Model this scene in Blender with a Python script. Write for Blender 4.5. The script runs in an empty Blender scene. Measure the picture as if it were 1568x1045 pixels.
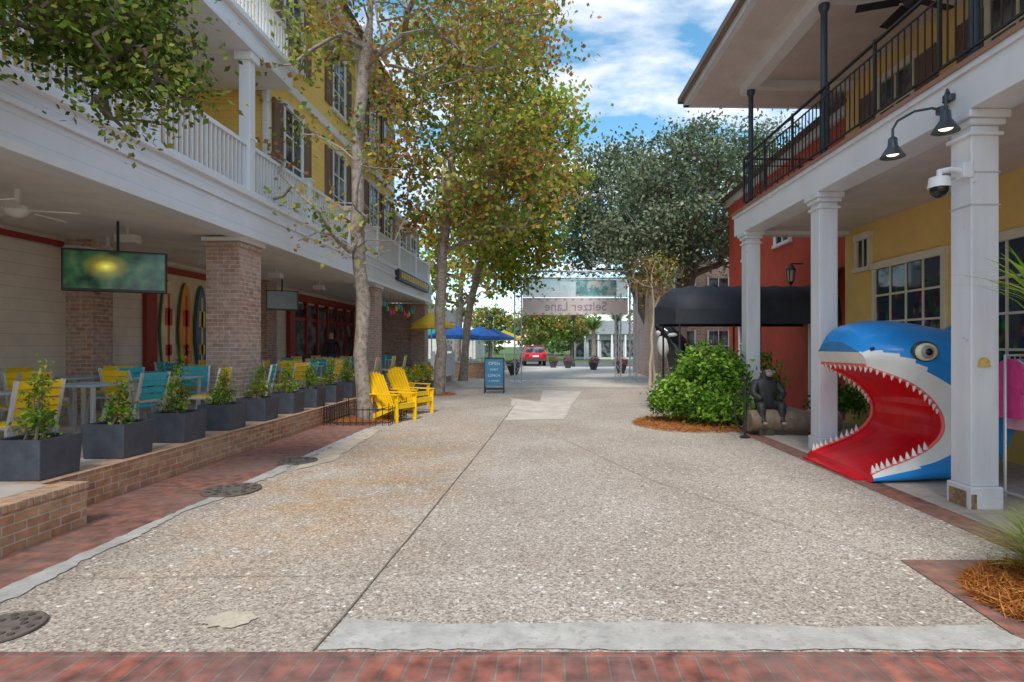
import bpy, bmesh, math, random
import numpy as np
from mathutils import Vector, Matrix
random.seed(7); np.random.seed(7)
scene=bpy.context.scene
COL=scene.collection
R=random.uniform
# ---------------------------------------------------------------- materials
def nt(name):
    m=bpy.data.materials.new(name); m.use_nodes=True
    t=m.node_tree; b=t.nodes['Principled BSDF']; return m,t,b
def node(t,ty,**k):
    n=t.nodes.new(ty)
    for a,v in k.items(): setattr(n,a,v)
    return n
def c4(c,f=1): return (min(1,c[0]*f),min(1,c[1]*f),min(1,c[2]*f),1)
def ramp(t,pts,interp='LINEAR'):
    r=t.nodes.new('ShaderNodeValToRGB'); cr=r.color_ramp; cr.interpolation=interp
    while len(cr.elements)<len(pts): cr.elements.new(.5)
    for e,(p,c) in zip(cr.elements,pts):
        e.position=p; e.color=c if len(c)==4 else (*c,1)
    return r
def mixc(t,fac,a,b,mode='MIX'):
    m=t.nodes.new('ShaderNodeMix'); m.data_type='RGBA'; m.blend_type=mode
    for sock,v in ((m.inputs[0],fac),(m.inputs[6],a),(m.inputs[7],b)):
        if isinstance(v,(int,float)): sock.default_value=v
        elif isinstance(v,tuple): sock.default_value=v if len(v)==4 else (*v,1)
        else: t.links.new(v,sock)
    return m.outputs[2]
def M(name,col,rough=.6,var=.12,scale=3,bump=.0,bscale=60,metal=0,streak=False,emis=0,spots=None):
    m,t,b=nt(name)
    tc=node(t,'ShaderNodeTexCoord')
    n=node(t,'ShaderNodeTexNoise'); n.inputs['Scale'].default_value=scale; n.inputs['Detail'].default_value=5; n.inputs['Roughness'].default_value=.65
    src=tc.outputs['Object']
    if streak:
        mp=node(t,'ShaderNodeMapping'); mp.inputs['Scale'].default_value=(1,1,.15); t.links.new(src,mp.inputs[0]); t.links.new(mp.outputs[0],n.inputs[0])
    else: t.links.new(src,n.inputs[0])
    r=ramp(t,[(.3,c4(col,1-var)),(.7,c4(col,1+var*.6))]); t.links.new(n.outputs[0],r.inputs[0])
    outc=r.outputs[0]
    if spots:
        n5=node(t,'ShaderNodeTexNoise'); n5.inputs['Scale'].default_value=spots[1]; n5.inputs['Detail'].default_value=4; n5.inputs['Roughness'].default_value=.7; t.links.new(src,n5.inputs[0])
        r5=ramp(t,[(spots[2],(0,0,0)),(spots[2]+.05,(spots[3],)*3)]); t.links.new(n5.outputs[0],r5.inputs[0]); outc=mixc(t,r5.outputs[0],outc,c4(spots[0]))
    t.links.new(outc,b.inputs['Base Color'])
    b.inputs['Roughness'].default_value=rough; b.inputs['Metallic'].default_value=metal
    if bump:
        n2=node(t,'ShaderNodeTexNoise'); n2.inputs['Scale'].default_value=bscale; n2.inputs['Detail'].default_value=3; t.links.new(src,n2.inputs[0])
        bp=node(t,'ShaderNodeBump'); bp.inputs['Strength'].default_value=bump; bp.inputs['Distance'].default_value=.01
        t.links.new(n2.outputs[0],bp.inputs['Height']); t.links.new(bp.outputs[0],b.inputs['Normal'])
    if emis:
        b.inputs['Emission Color'].default_value=c4(col); b.inputs['Emission Strength'].default_value=emis
    return m
def brickmat(name,c1,c2,mortar,bw=.21,bh=.075,ms=.008,rot=0,dark=None,off=.5,spread=.35,dirt=.55):
    m,t,b=nt(name)
    uv=node(t,'ShaderNodeUVMap')
    mp=node(t,'ShaderNodeMapping'); mp.inputs['Rotation'].default_value=(0,0,rot); t.links.new(uv.outputs[0],mp.inputs[0])
    br=node(t,'ShaderNodeTexBrick'); br.offset=off
    br.inputs['Scale'].default_value=1; br.inputs['Brick Width'].default_value=bw; br.inputs['Row Height'].default_value=bh
    br.inputs['Mortar Size'].default_value=ms; br.inputs['Mortar Smooth'].default_value=.3
    br.inputs['Color1'].default_value=c4(c1); br.inputs['Color2'].default_value=c4(c2); br.inputs['Mortar'].default_value=c4(mortar)
    t.links.new(mp.outputs[0],br.inputs[0])
    n=node(t,'ShaderNodeTexNoise'); n.inputs['Scale'].default_value=9; n.inputs['Detail'].default_value=5; t.links.new(mp.outputs[0],n.inputs[0])
    r=ramp(t,[(.3,(1-spread,)*3),(.7,(1+spread*.5,)*3)]); t.links.new(n.outputs[0],r.inputs[0])
    out=mixc(t,1.0,br.outputs[0],r.outputs[0],'MULTIPLY')
    n3=node(t,'ShaderNodeTexNoise'); n3.inputs['Scale'].default_value=1.1; n3.inputs['Detail'].default_value=6; n3.inputs['Roughness'].default_value=.7; t.links.new(mp.outputs[0],n3.inputs[0])
    r3=ramp(t,[(.42,(0,0,0)),(.7,(dirt,)*3)]); t.links.new(n3.outputs[0],r3.inputs[0])
    out=mixc(t,r3.outputs[0],out,c4(dark or mortar))
    t.links.new(out,b.inputs['Base Color']); b.inputs['Roughness'].default_value=.85
    bp=node(t,'ShaderNodeBump'); bp.inputs['Strength'].default_value=.6; bp.inputs['Distance'].default_value=.01; bp.invert=True
    n4=node(t,'ShaderNodeTexNoise'); n4.inputs['Scale'].default_value=50; t.links.new(mp.outputs[0],n4.inputs[0])
    ma=node(t,'ShaderNodeMath',operation='MULTIPLY_ADD'); ma.inputs[1].default_value=.3
    t.links.new(n4.outputs[0],ma.inputs[0]); t.links.new(br.outputs[1],ma.inputs[2])
    t.links.new(ma.outputs[0],bp.inputs['Height']); t.links.new(bp.outputs[0],b.inputs['Normal'])
    return m
def lapmat(name,col,pitch=.16,axis=1,dark=.55,rough=.6,w=.08,var=.1):
    m,t,b=nt(name)
    uv=node(t,'ShaderNodeUVMap'); s=node(t,'ShaderNodeSeparateXYZ'); t.links.new(uv.outputs[0],s.inputs[0])
    d=node(t,'ShaderNodeMath',operation='DIVIDE'); d.inputs[1].default_value=pitch; t.links.new(s.outputs[axis],d.inputs[0])
    f=node(t,'ShaderNodeMath',operation='FRACT'); t.links.new(d.outputs[0],f.inputs[0])
    r=ramp(t,[(0,(dark,)*3),(w,(1,)*3)]); t.links.new(f.outputs[0],r.inputs[0])
    n=node(t,'ShaderNodeTexNoise'); n.inputs['Scale'].default_value=2.5; n.inputs['Detail'].default_value=6; t.links.new(uv.outputs[0],n.inputs[0])
    r2=ramp(t,[(.3,c4(col,1-var)),(.7,c4(col,1+var*.5))]); t.links.new(n.outputs[0],r2.inputs[0])
    out=mixc(t,1.0,r2.outputs[0],r.outputs[0],'MULTIPLY')
    t.links.new(out,b.inputs['Base Color']); b.inputs['Roughness'].default_value=rough
    bp=node(t,'ShaderNodeBump'); bp.inputs['Strength'].default_value=.5; bp.inputs['Distance'].default_value=.02
    t.links.new(f.outputs[0],bp.inputs['Height']); bp.invert=True; t.links.new(bp.outputs[0],b.inputs['Normal'])
    return m
def leafmat(name,trans=.4):
    m,t,b=nt(name); t.nodes.remove(b)
    a=node(t,'ShaderNodeVertexColor'); a.layer_name='Col'
    d=node(t,'ShaderNodeBsdfDiffuse'); t.links.new(a.outputs[0],d.inputs[0])
    tr=node(t,'ShaderNodeBsdfTranslucent'); t.links.new(a.outputs[0],tr.inputs[0])
    mx=node(t,'ShaderNodeMixShader'); mx.inputs[0].default_value=trans
    t.links.new(d.outputs[0],mx.inputs[1]); t.links.new(tr.outputs[0],mx.inputs[2])
    t.links.new(mx.outputs[0],t.nodes['Material Output'].inputs[0]); return m
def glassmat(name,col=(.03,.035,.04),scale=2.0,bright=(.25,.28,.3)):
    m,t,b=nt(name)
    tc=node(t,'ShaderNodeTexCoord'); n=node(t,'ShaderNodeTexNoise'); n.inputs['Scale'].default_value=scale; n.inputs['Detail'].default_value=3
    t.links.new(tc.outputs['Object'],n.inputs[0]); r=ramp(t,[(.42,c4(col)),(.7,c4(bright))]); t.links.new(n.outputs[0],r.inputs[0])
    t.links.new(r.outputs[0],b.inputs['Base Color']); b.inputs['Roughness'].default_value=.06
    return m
# ---------------------------------------------------------------- geometry helper
class Part:
    def __init__(s,name,mat,smooth=False,bevel=0):
        s.name=name;s.mat=mat;s.v=[];s.f=[];s.smooth=smooth;s.bevel=bevel;s.mx=None
    def add(s,vs,fs):
        o=len(s.v)
        if s.mx is not None: vs=[tuple(s.mx@Vector(v)) for v in vs]
        s.v+= [tuple(v) for v in vs]; s.f+=[tuple(i+o for i in f) for f in fs]; return s
    def box(s,x0,x1,y0,y1,z0,z1):
        if x0>x1:x0,x1=x1,x0
        if y0>y1:y0,y1=y1,y0
        if z0>z1:z0,z1=z1,z0
        return s.add([(x0,y0,z0),(x1,y0,z0),(x1,y1,z0),(x0,y1,z0),(x0,y0,z1),(x1,y0,z1),(x1,y1,z1),(x0,y1,z1)],
            [(0,3,2,1),(4,5,6,7),(0,1,5,4),(1,2,6,5),(2,3,7,6),(3,0,4,7)])
    def bar(s,p0,p1,w,h=None):
        h=h or w; p0=Vector(p0);p1=Vector(p1);d=(p1-p0).normalized()
        up=Vector((0,0,1)) if abs(d.z)<.95 else Vector((0,1,0))
        a=d.cross(up).normalized()*w/2; b=a.cross(d).normalized()*h/2
        vs=[p0-a-b,p0+a-b,p0+a+b,p0-a+b,p1-a-b,p1+a-b,p1+a+b,p1-a+b]
        return s.add(vs,[(0,1,2,3),(7,6,5,4),(0,4,5,1),(1,5,6,2),(2,6,7,3),(3,7,4,0)])
    def tube(s,pts,rad,n=8,cap=True):
        pts=[Vector(p) for p in pts]
        if not hasattr(rad,'__len__'): rad=[rad]*len(pts)
        vs=[];fs=[];prev=None
        for i,p in enumerate(pts):
            d=(pts[min(i+1,len(pts)-1)]-pts[max(i-1,0)]).normalized()
            if prev is None:
                a=d.cross(Vector((0,0,1)) if abs(d.z)<.9 else Vector((1,0,0))).normalized()
            else:
                a=(prev-d*prev.dot(d)).normalized()
            prev=a;b=d.cross(a)
            for k in range(n):
                t=2*math.pi*k/n; vs.append(p+(a*math.cos(t)+b*math.sin(t))*rad[i])
        for i in range(len(pts)-1):
            for k in range(n):
                k2=(k+1)%n; fs.append((i*n+k,i*n+k2,(i+1)*n+k2,(i+1)*n+k))
        if cap: fs.append(tuple(range(n-1,-1,-1))); fs.append(tuple((len(pts)-1)*n+k for k in range(n)))
        return s.add(vs,fs)
    def lathe(s,prof,c=(0,0,0),n=16):
        vs=[];fs=[]
        for r,z in prof:
            for k in range(n):
                t=2*math.pi*k/n; vs.append((c[0]+r*math.cos(t),c[1]+r*math.sin(t),c[2]+z))
        for i in range(len(prof)-1):
            for k in range(n):
                k2=(k+1)%n; fs.append((i*n+k,i*n+k2,(i+1)*n+k2,(i+1)*n+k))
        fs.append(tuple(range(n-1,-1,-1))); fs.append(tuple((len(prof)-1)*n+k for k in range(n)))
        return s.add(vs,fs)
    def ball(s,c,r,n=12,m=8):
        if not hasattr(r,'__len__'): r=(r,r,r)
        vs=[(c[0],c[1],c[2]-r[2])];fs=[]
        for i in range(1,m):
            ph=-math.pi/2+math.pi*i/m
            for k in range(n):
                t=2*math.pi*k/n; vs.append((c[0]+r[0]*math.cos(ph)*math.cos(t),c[1]+r[1]*math.cos(ph)*math.sin(t),c[2]+r[2]*math.sin(ph)))
        vs.append((c[0],c[1],c[2]+r[2])); L=len(vs)-1
        for k in range(n):
            k2=(k+1)%n; fs.append((0,1+k2,1+k)); fs.append((L,1+(m-2)*n+k,1+(m-2)*n+k2))
            for i in range(m-2): fs.append((1+i*n+k,1+i*n+k2,1+(i+1)*n+k2,1+(i+1)*n+k))
        return s.add(vs,fs)
    def prism(s,poly,axis,a,b):
        def P(u,v,w): return {'x':(w,u,v),'y':(u,w,v),'z':(u,v,w)}[axis]
        n=len(poly); vs=[P(u,v,a) for u,v in poly]+[P(u,v,b) for u,v in poly]
        fs=[tuple(range(n-1,-1,-1)),tuple(range(n,2*n))]+[(i,(i+1)%n,(i+1)%n+n,i+n) for i in range(n)]
        return s.add(vs,fs)
    def make(s,parent=None,name=None,fixn=True):
        me=bpy.data.meshes.new(s.name); me.from_pydata(s.v,[],s.f)
        if fixn:
            bm=bmesh.new(); bm.from_mesh(me); bmesh.ops.recalc_face_normals(bm,faces=bm.faces); bm.to_mesh(me); bm.free()
        boxuv(me)
        if s.mat: me.materials.append(s.mat)
        if s.smooth:
            me.polygons.foreach_set('use_smooth',[True]*len(me.polygons))
            try: me.set_sharp_from_angle(angle=math.radians(50))
            except Exception: pass
        o=bpy.data.objects.new(name or s.name,me); COL.objects.link(o)
        if s.bevel:
            md=o.modifiers.new('bevel','BEVEL'); md.width=s.bevel; md.segments=2; md.limit_method='ANGLE'
        if parent: o.parent=parent
        return o
def boxuv(me):
    if len(me.polygons)==0: return
    uvl=me.uv_layers.new(name='UVMap')
    nv=len(me.vertices); co=np.empty(nv*3); me.vertices.foreach_get('co',co); co=co.reshape(-1,3)
    nl=len(me.loops); li=np.empty(nl,dtype=np.int32); me.loops.foreach_get('vertex_index',li)
    npoly=len(me.polygons); nr=np.empty(npoly*3); me.polygons.foreach_get('normal',nr); nr=np.abs(nr.reshape(-1,3))
    lt=np.empty(npoly,dtype=np.int32); me.polygons.foreach_get('loop_total',lt)
    ax=np.argmax(nr,axis=1); axl=np.repeat(ax,lt); p=co[li]
    u=np.where(axl==0,p[:,1],p[:,0]); v=np.where(axl==2,p[:,1],p[:,2])
    uvl.data.foreach_set('uv',np.stack([u,v],1).ravel())
class Group:
    def __init__(s,name): s.name=name;s.parts=[];s.objs=[]
    def part(s,name,mat,smooth=False,bevel=0):
        p=Part(name,mat,smooth,bevel); s.parts.append(p); return p
    def done(s,loc=(0,0,0),rz=0,scale=1,mw=None):
        e=bpy.data.objects.new(s.name,None); COL.objects.link(e); e.empty_display_size=.2
        if mw is not None: e.matrix_world=mw
        else: e.location=loc; e.rotation_euler=(0,0,rz); e.scale=(scale,)*3
        s.root=e; s.kids=[p.make(e) for p in s.parts if p.v]
        return e
    def copy(s,loc,rz=0,scale=1):
        e=bpy.data.objects.new(s.name,None); COL.objects.link(e); e.location=loc; e.rotation_euler=(0,0,rz); e.scale=(scale,)*3; e.empty_display_size=.2
        for k in s.kids:
            o=bpy.data.objects.new(k.name.split('.')[0],k.data); COL.objects.link(o); o.parent=e
            o.matrix_local=k.matrix_local.copy()
            for md in k.modifiers:
                if md.type=='BEVEL':
                    m2=o.modifiers.new('bevel','BEVEL'); m2.width=md.width; m2.segments=2; m2.limit_method='ANGLE'
        return e
def single(name,mat,fn,smooth=False,bevel=0):
    p=Part(name,mat,smooth,bevel); fn(p); return p.make()
# ---------------------------------------------------------------- camera
cam=bpy.data.cameras.new('camera'); co=bpy.data.objects.new('camera',cam); COL.objects.link(co)
co.location=(0,0,1.6); co.rotation_euler=(math.pi/2,0,0)
cam.sensor_width=36; cam.lens=20.0; cam.shift_x=-.0357; cam.shift_y=.0048; cam.clip_end=2000; cam.clip_start=.05
scene.camera=co
scene.view_settings.view_transform='Standard'; scene.view_settings.look='None'; scene.view_settings.exposure=0
# ---------------------------------------------------------------- world
w=bpy.data.worlds.new('World'); scene.world=w; w.use_nodes=True; t=w.node_tree
bg=t.nodes['Background']
sky=node(t,'ShaderNodeTexSky',sky_type='NISHITA'); sky.sun_disc=False
SUN_EL=math.radians(52); SUN_AZ=math.radians(184)
sky.sun_elevation=SUN_EL; sky.sun_rotation=SUN_AZ; sky.air_density=1.0; sky.dust_density=.5; sky.ozone_density=1.5
tc=node(t,'ShaderNodeTexCoord'); sp=node(t,'ShaderNodeSeparateXYZ'); t.links.new(tc.outputs['Generated'],sp.inputs[0])
zz=node(t,'ShaderNodeMath',operation='MAXIMUM'); zz.inputs[1].default_value=.04; t.links.new(sp.outputs[2],zz.inputs[0])
za=node(t,'ShaderNodeMath',operation='ADD'); za.inputs[1].default_value=.12; t.links.new(zz.outputs[0],za.inputs[0])
dx=node(t,'ShaderNodeMath',operation='DIVIDE'); dy=node(t,'ShaderNodeMath',operation='DIVIDE')
t.links.new(sp.outputs[0],dx.inputs[0]); t.links.new(za.outputs[0],dx.inputs[1]); t.links.new(sp.outputs[1],dy.inputs[0]); t.links.new(za.outputs[0],dy.inputs[1])
cb=node(t,'ShaderNodeCombineXYZ'); t.links.new(dx.outputs[0],cb.inputs[0]); t.links.new(dy.outputs[0],cb.inputs[1])
cn=node(t,'ShaderNodeTexNoise'); cn.inputs['Scale'].default_value=2.3; cn.inputs['Detail'].default_value=6; cn.inputs['Roughness'].default_value=.58; cn.inputs['Distortion'].default_value=.2
mpw=node(t,'ShaderNodeMapping'); mpw.inputs['Location'].default_value=(3.1,1.4,0); mpw.inputs['Scale'].default_value=(.8,1.2,1)
t.links.new(cb.outputs[0],mpw.inputs[0]); t.links.new(mpw.outputs[0],cn.inputs[0])
cr=ramp(t,[(.44,(0,0,0)),(.64,(.95,.95,.95))]); t.links.new(cn.outputs[0],cr.inputs[0])
hs=node(t,'ShaderNodeHueSaturation'); hs.inputs['Saturation'].default_value=1.2; hs.inputs['Value'].default_value=1.6; hs.inputs['Hue'].default_value=.482; t.links.new(sky.outputs[0],hs.inputs['Color'])
skyc=mixc(t,cr.outputs[0],hs.outputs[0],(8.2,8.2,8.4,1))
t.links.new(skyc,bg.inputs[0]); bg.inputs[1].default_value=.15
sl=bpy.data.lights.new('sun','SUN'); sl.energy=3.1; sl.angle=math.radians(14); sl.color=(1,.95,.87)
so=bpy.data.objects.new('sun',sl); COL.objects.link(so)
dirv=Vector((math.sin(SUN_AZ)*math.cos(SUN_EL),math.cos(SUN_AZ)*math.cos(SUN_EL),math.sin(SUN_EL)))
so.rotation_euler=(-dirv).to_track_quat('-Z','Y').to_euler(); so.location=(0,0,30)
# ---------------------------------------------------------------- shared mats
white=M('white_paint',(.82,.83,.86),.45,.06,2.5,.05,30,streak=True)
white_old=M('weathered_white_paint',(.78,.79,.83),.5,.12,4,.15,25,streak=True,spots=((.45,.42,.38),7,.66,.6))
cream=lapmat('cream_siding',(.84,.76,.64),.2,dark=.65)
yellow_siding=lapmat('yellow_siding',(.95,.64,.18),.15,dark=.65)
white_lap=lapmat('white_lap_boards',(.80,.82,.87),.22,dark=.75,w=.06,var=.05)
yellow_stucco=M('yellow_stucco',(.86,.58,.20),.8,.10,1.5,.25,40)
red_stucco=M('red_stucco',(.58,.085,.045),.8,.22,1.2,.25,40)
brick_pier=brickmat('pier_brick',(.62,.38,.29),(.44,.24,.17),(.64,.59,.54),dark=(.66,.58,.52),dirt=.5)
brick_low=brickmat('low_wall_brick',(.62,.32,.16),(.44,.19,.10),(.60,.52,.41),dark=(.56,.44,.31))
brick_pave=brickmat('paving_brick',(.37,.13,.085),(.22,.10,.085),(.22,.17,.14),bw=.205,bh=.102,ms=.007,dark=(.26,.20,.16),spread=.5,dirt=.6)
brick_soldier=brickmat('soldier_brick',(.40,.125,.08),(.23,.10,.09),(.25,.20,.17),bw=.112,bh=.225,ms=.007,dark=(.22,.16,.14),spread=.6,off=.3,dirt=.7)
dark_metal=M('dark_iron',(.025,.028,.035),.4,.2,8)
navy_metal=M('navy_post_paint',(.045,.07,.11),.35,.2,6)
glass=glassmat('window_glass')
def shopglass():
    m,t,b=nt('shop_window_display'); tc=node(t,'ShaderNodeTexCoord')
    mp=node(t,'ShaderNodeMapping'); mp.inputs['Scale'].default_value=(1,1,.55); t.links.new(tc.outputs['Object'],mp.inputs[0])
    nn=node(t,'ShaderNodeTexNoise'); nn.inputs['Scale'].default_value=7; t.links.new(mp.outputs[0],nn.inputs[0])
    ms_=mixc(t,.12,mp.outputs[0],nn.outputs[1])
    v=node(t,'ShaderNodeTexVoronoi'); v.inputs['Scale'].default_value=9.5; t.links.new(ms_,v.inputs[0])
    h=node(t,'ShaderNodeHueSaturation'); h.inputs['Saturation'].default_value=.95; h.inputs['Value'].default_value=.42; t.links.new(v.outputs['Color'],h.inputs['Color'])
    sh_=ramp(t,[(0,(1,1,1)),(.5,(.25,.25,.25))]); t.links.new(v.outputs['Distance'],sh_.inputs[0])
    hc=mixc(t,1.0,h.outputs[0],sh_.outputs[0],'MULTIPLY')
    n=node(t,'ShaderNodeTexNoise'); n.inputs['Scale'].default_value=2.6; n.inputs['Detail'].default_value=5; t.links.new(tc.outputs['Object'],n.inputs[0])
    r=ramp(t,[(.46,(0,0,0)),(.52,(1,1,1))]); t.links.new(n.outputs[0],r.inputs[0])
    o=mixc(t,r.outputs[0],(.035,.055,.085,1),hc); t.links.new(o,b.inputs['Base Color']); b.inputs['Roughness'].default_value=.05; return m
glass_shop=shopglass()
brownsh=lapmat('brown_shutter',(.20,.12,.085),.05)
alu=M('aluminium',(.7,.7,.72),.35,.05,5,metal=.6)
yel=M('yellow_slats',(.93,.58,.008),.45,.10,6)
teal=M('teal_slats',(.02,.42,.50),.45,.12,6)
darkred=M('dark_red_wood',(.34,.035,.025),.45,.2,5)
planter_m=M('slate_planter',(.075,.085,.11),.55,.3,7,.15,60)
soil=M('soil',(.05,.03,.02),.95,.4,20,.5,60)
bark_s=M('sycamore_bark',(.33,.28,.235),.85,.4,6,.9,28,spots=((.16,.12,.09),11,.52,.75))
bark_d=M('oak_bark',(.16,.12,.10),.9,.35,10,.6,30)
ceil_l=lapmat('porch_ceiling_boards',(.84,.79,.75),.14,axis=0,dark=.85,w=.05)
ceil_r=lapmat('gallery_ceiling_boards',(.78,.70,.68),.12,axis=0,dark=.75,w=.06)
black_canvas=M('black_canvas',(.024,.028,.040),.7,.3,3,.3,9)
roofm=M('roof_shingle',(.16,.16,.17),.9,.25,12,.4,30)
# ---------------------------------------------------------------- ground
def groundmat():
    m,t,b=nt('shell_aggregate_concrete'); tc=node(t,'ShaderNodeTexCoord'); O=tc.outputs['Object']
    def noise(s,d=5,r=.6,vec=None):
        n=node(t,'ShaderNodeTexNoise'); n.inputs['Scale'].default_value=s; n.inputs['Detail'].default_value=d; n.inputs['Roughness'].default_value=r; t.links.new(vec or O,n.inputs[0]); return n.outputs[0]
    def vor(s,rnd=1):
        n=node(t,'ShaderNodeTexVoronoi'); n.inputs['Scale'].default_value=s; n.inputs['Randomness'].default_value=rnd; t.links.new(O,n.inputs[0]); return n
    base=ramp(t,[(.3,(.36,.305,.255)),(.5,(.46,.405,.35)),(.72,(.56,.51,.46))]); t.links.new(noise(.5,7,.68),base.inputs[0])
    v=vor(70); sep=node(t,'ShaderNodeSeparateColor'); t.links.new(v.outputs['Color'],sep.inputs[0])
    pr=ramp(t,[(0,(.38,.35,.32)),(.25,(.76,.73,.70)),(.6,(1.0,.98,.96)),(.85,(1.25,1.22,1.2)),(1,(1.6,1.6,1.6))]); t.links.new(sep.outputs[0],pr.inputs[0])
    c=mixc(t,.88,base.outputs[0],pr.outputs[0],'MULTIPLY')
    v2=vor(14); sep2=node(t,'ShaderNodeSeparateColor'); t.links.new(v2.outputs['Color'],sep2.inputs[0])
    r2=ramp(t,[(.60,(0,0,0)),(.62,(1,1,1))]); t.links.new(sep2.outputs[1],r2.inputs[0])
    wob=node(t,'ShaderNodeMath',operation='MULTIPLY_ADD'); wob.inputs[1].default_value=.5; t.links.new(noise(45,2),wob.inputs[0]); t.links.new(v2.outputs['Distance'],wob.inputs[2])
    r3=ramp(t,[(.42,(1,1,1)),(.47,(0,0,0))]); t.links.new(wob.outputs[0],r3.inputs[0])
    mm=mixc(t,1.0,r2.outputs[0],r3.outputs[0],'MULTIPLY')
    c=mixc(t,mm,c,(.80,.78,.74,1))
    v3=vor(24); r4=ramp(t,[(.12,(1,1,1)),(.20,(0,0,0))]); t.links.new(v3.outputs['Distance'],r4.inputs[0])
    s3=node(t,'ShaderNodeSeparateColor'); t.links.new(v3.outputs['Color'],s3.inputs[0]); r5=ramp(t,[(.5,(0,0,0)),(.52,(.8,.8,.8))]); t.links.new(s3.outputs[2],r5.inputs[0])
    c=mixc(t,mixc(t,1.0,r4.outputs[0],r5.outputs[0],'MULTIPLY'),c,(.13,.105,.08,1))
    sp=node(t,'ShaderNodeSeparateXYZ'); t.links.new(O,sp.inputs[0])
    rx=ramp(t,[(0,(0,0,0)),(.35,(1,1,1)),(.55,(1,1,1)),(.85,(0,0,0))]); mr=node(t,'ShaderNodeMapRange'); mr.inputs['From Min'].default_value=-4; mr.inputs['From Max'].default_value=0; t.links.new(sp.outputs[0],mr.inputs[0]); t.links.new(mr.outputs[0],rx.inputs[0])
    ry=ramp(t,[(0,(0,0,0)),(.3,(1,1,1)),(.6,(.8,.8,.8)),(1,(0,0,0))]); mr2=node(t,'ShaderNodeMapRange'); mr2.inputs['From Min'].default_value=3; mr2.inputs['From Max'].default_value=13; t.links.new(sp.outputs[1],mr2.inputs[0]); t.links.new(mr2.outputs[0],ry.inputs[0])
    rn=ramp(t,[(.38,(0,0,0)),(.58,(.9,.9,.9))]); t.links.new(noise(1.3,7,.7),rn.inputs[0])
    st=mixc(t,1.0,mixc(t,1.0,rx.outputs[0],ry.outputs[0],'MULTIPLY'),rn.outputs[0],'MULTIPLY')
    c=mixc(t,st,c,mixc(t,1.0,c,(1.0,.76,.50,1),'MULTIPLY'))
    rd=ramp(t,[(.52,(0,0,0)),(.70,(.8,.8,.8))]); t.links.new(noise(2.0,8,.78),rd.inputs[0])
    c=mixc(t,rd.outputs[0],c,mixc(t,1.0,c,(.62,.57,.52,1),'MULTIPLY'))
    # sparse dark spots (gum, drips)
    v6=vor(2.2); r6=ramp(t,[(.035,(.65,.65,.65)),(.06,(0,0,0))]); w6=node(t,'ShaderNodeMath',operation='MULTIPLY_ADD'); w6.inputs[1].default_value=.05; t.links.new(noise(30,2),w6.inputs[0]); t.links.new(v6.outputs['Distance'],w6.inputs[2]); t.links.new(w6.outputs[0],r6.inputs[0])
    c=mixc(t,r6.outputs[0],c,(.16,.13,.11,1))
    t.links.new(c,b.inputs['Base Color']); b.inputs['Roughness'].default_value=.85
    bp=node(t,'ShaderNodeBump'); bp.inputs['Strength'].default_value=.6; bp.inputs['Distance'].default_value=.006; t.links.new(v.outputs['Distance'],bp.inputs['Height']); t.links.new(bp.outputs[0],b.inputs['Normal'])
    return m
agg=groundmat()
pale=M('pale_concrete',(.62,.56,.49),.85,.25,2.2,.3,60,spots=((.45,.38,.31),6,.6,.5))
pale2=M('smooth_concrete',(.49,.47,.435),.85,.25,5,.5,60,spots=((.34,.31,.27),14,.56,.6))
tilewalk=brickmat('walk_tile',(.56,.48,.40),(.52,.45,.38),(.38,.33,.28),bw=.6,bh=.6,ms=.008,off=0,spread=.2)
asphalt=M('asphalt',(.14,.14,.14),.9,.2,4,.2,60)
grassm=M('lawn',(.09,.15,.04),.95,.4,3,.4,30)
def flat(name,mat,pts,z):
    p=Part(name,mat); p.add([(x,y,z) for x,y in pts],[tuple(range(len(pts)))]); o=p.make(fixn=False)
    if o.data.polygons[0].normal.z<0: o.data.flip_normals()
    return o
flat('ground',grassm,[(-500,-60),(500,-60),(500,900),(-500,900)],-.02)
flat('plaza_pavement',agg,[(-30,-20),(30,-20),(30,44),(-30,44)],0)
flat('road',asphalt,[(-80,44.2),(80,44.2),(80,56),(-80,56)],-.004)
flat('far_concrete_pavement',pale,[(-3.3,22),(-1.5,21.6),(1,22.3),(4.5,22),(9,44),(-9,44)],.004)
def wobble(name,mat,x0,x1,y0,y1,z,amp=.03,n=60,slope=0):
    L=[];Rr=[]
    for i in range(n+1):
        y=y0+(y1-y0)*i/n; s=slope*(y-y0)
        L.append((x0+s+R(-amp,amp)*.3,y)); Rr.append((x1+s+amp*math.sin(y*2.1)+amp*.6*math.sin(y*5.3+1)+R(-amp,amp)*.5,y))
    p=Part(name,mat); vs=[(x,y,z) for x,y in L]+[(x,y,z) for x,y in Rr]
    p.add(vs,[(i,n+1+i,n+2+i,i+1) for i in range(n)]); return p.make(fixn=False)
flat('brick_walk',brick_pave,[(-4.6,2.97),(-3.55,2.97),(-3.45,17),(-4.6,17)],.004)
flat('brick_walk',brick_pave,[(-14,-3),(-4.6,-3),(-4.6,2.97),(-14,2.97)],.004)
wobble('concrete_edge_strip',pale2,-3.60,-3.46,2.97,11,.008,.045,160,.01)
flat('brick_band',brick_soldier,[(-4.6,.3),(8,.3),(8,2.965),(-4.6,2.97)],.004)
def ragged(name,mat,pts,z,step=.08,amp=.012):
    out=[]
    for (a,b_) in zip(pts,pts[1:]+pts[:1]):
        L=math.hypot(b_[0]-a[0],b_[1]-a[1]); n=max(1,int(L/step))
        for i in range(n): f=i/n; out.append((a[0]+(b_[0]-a[0])*f+R(-amp,amp),a[1]+(b_[1]-a[1])*f+R(-amp,amp)))
    return flat(name,mat,out,z)
ragged('concrete_band',pale2,[(-1.20,2.985),(2.62,2.985),(2.52,3.25),(1.6,3.22),(.6,3.29),(-.5,3.26),(-1.19,3.33)],.008)
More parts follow.
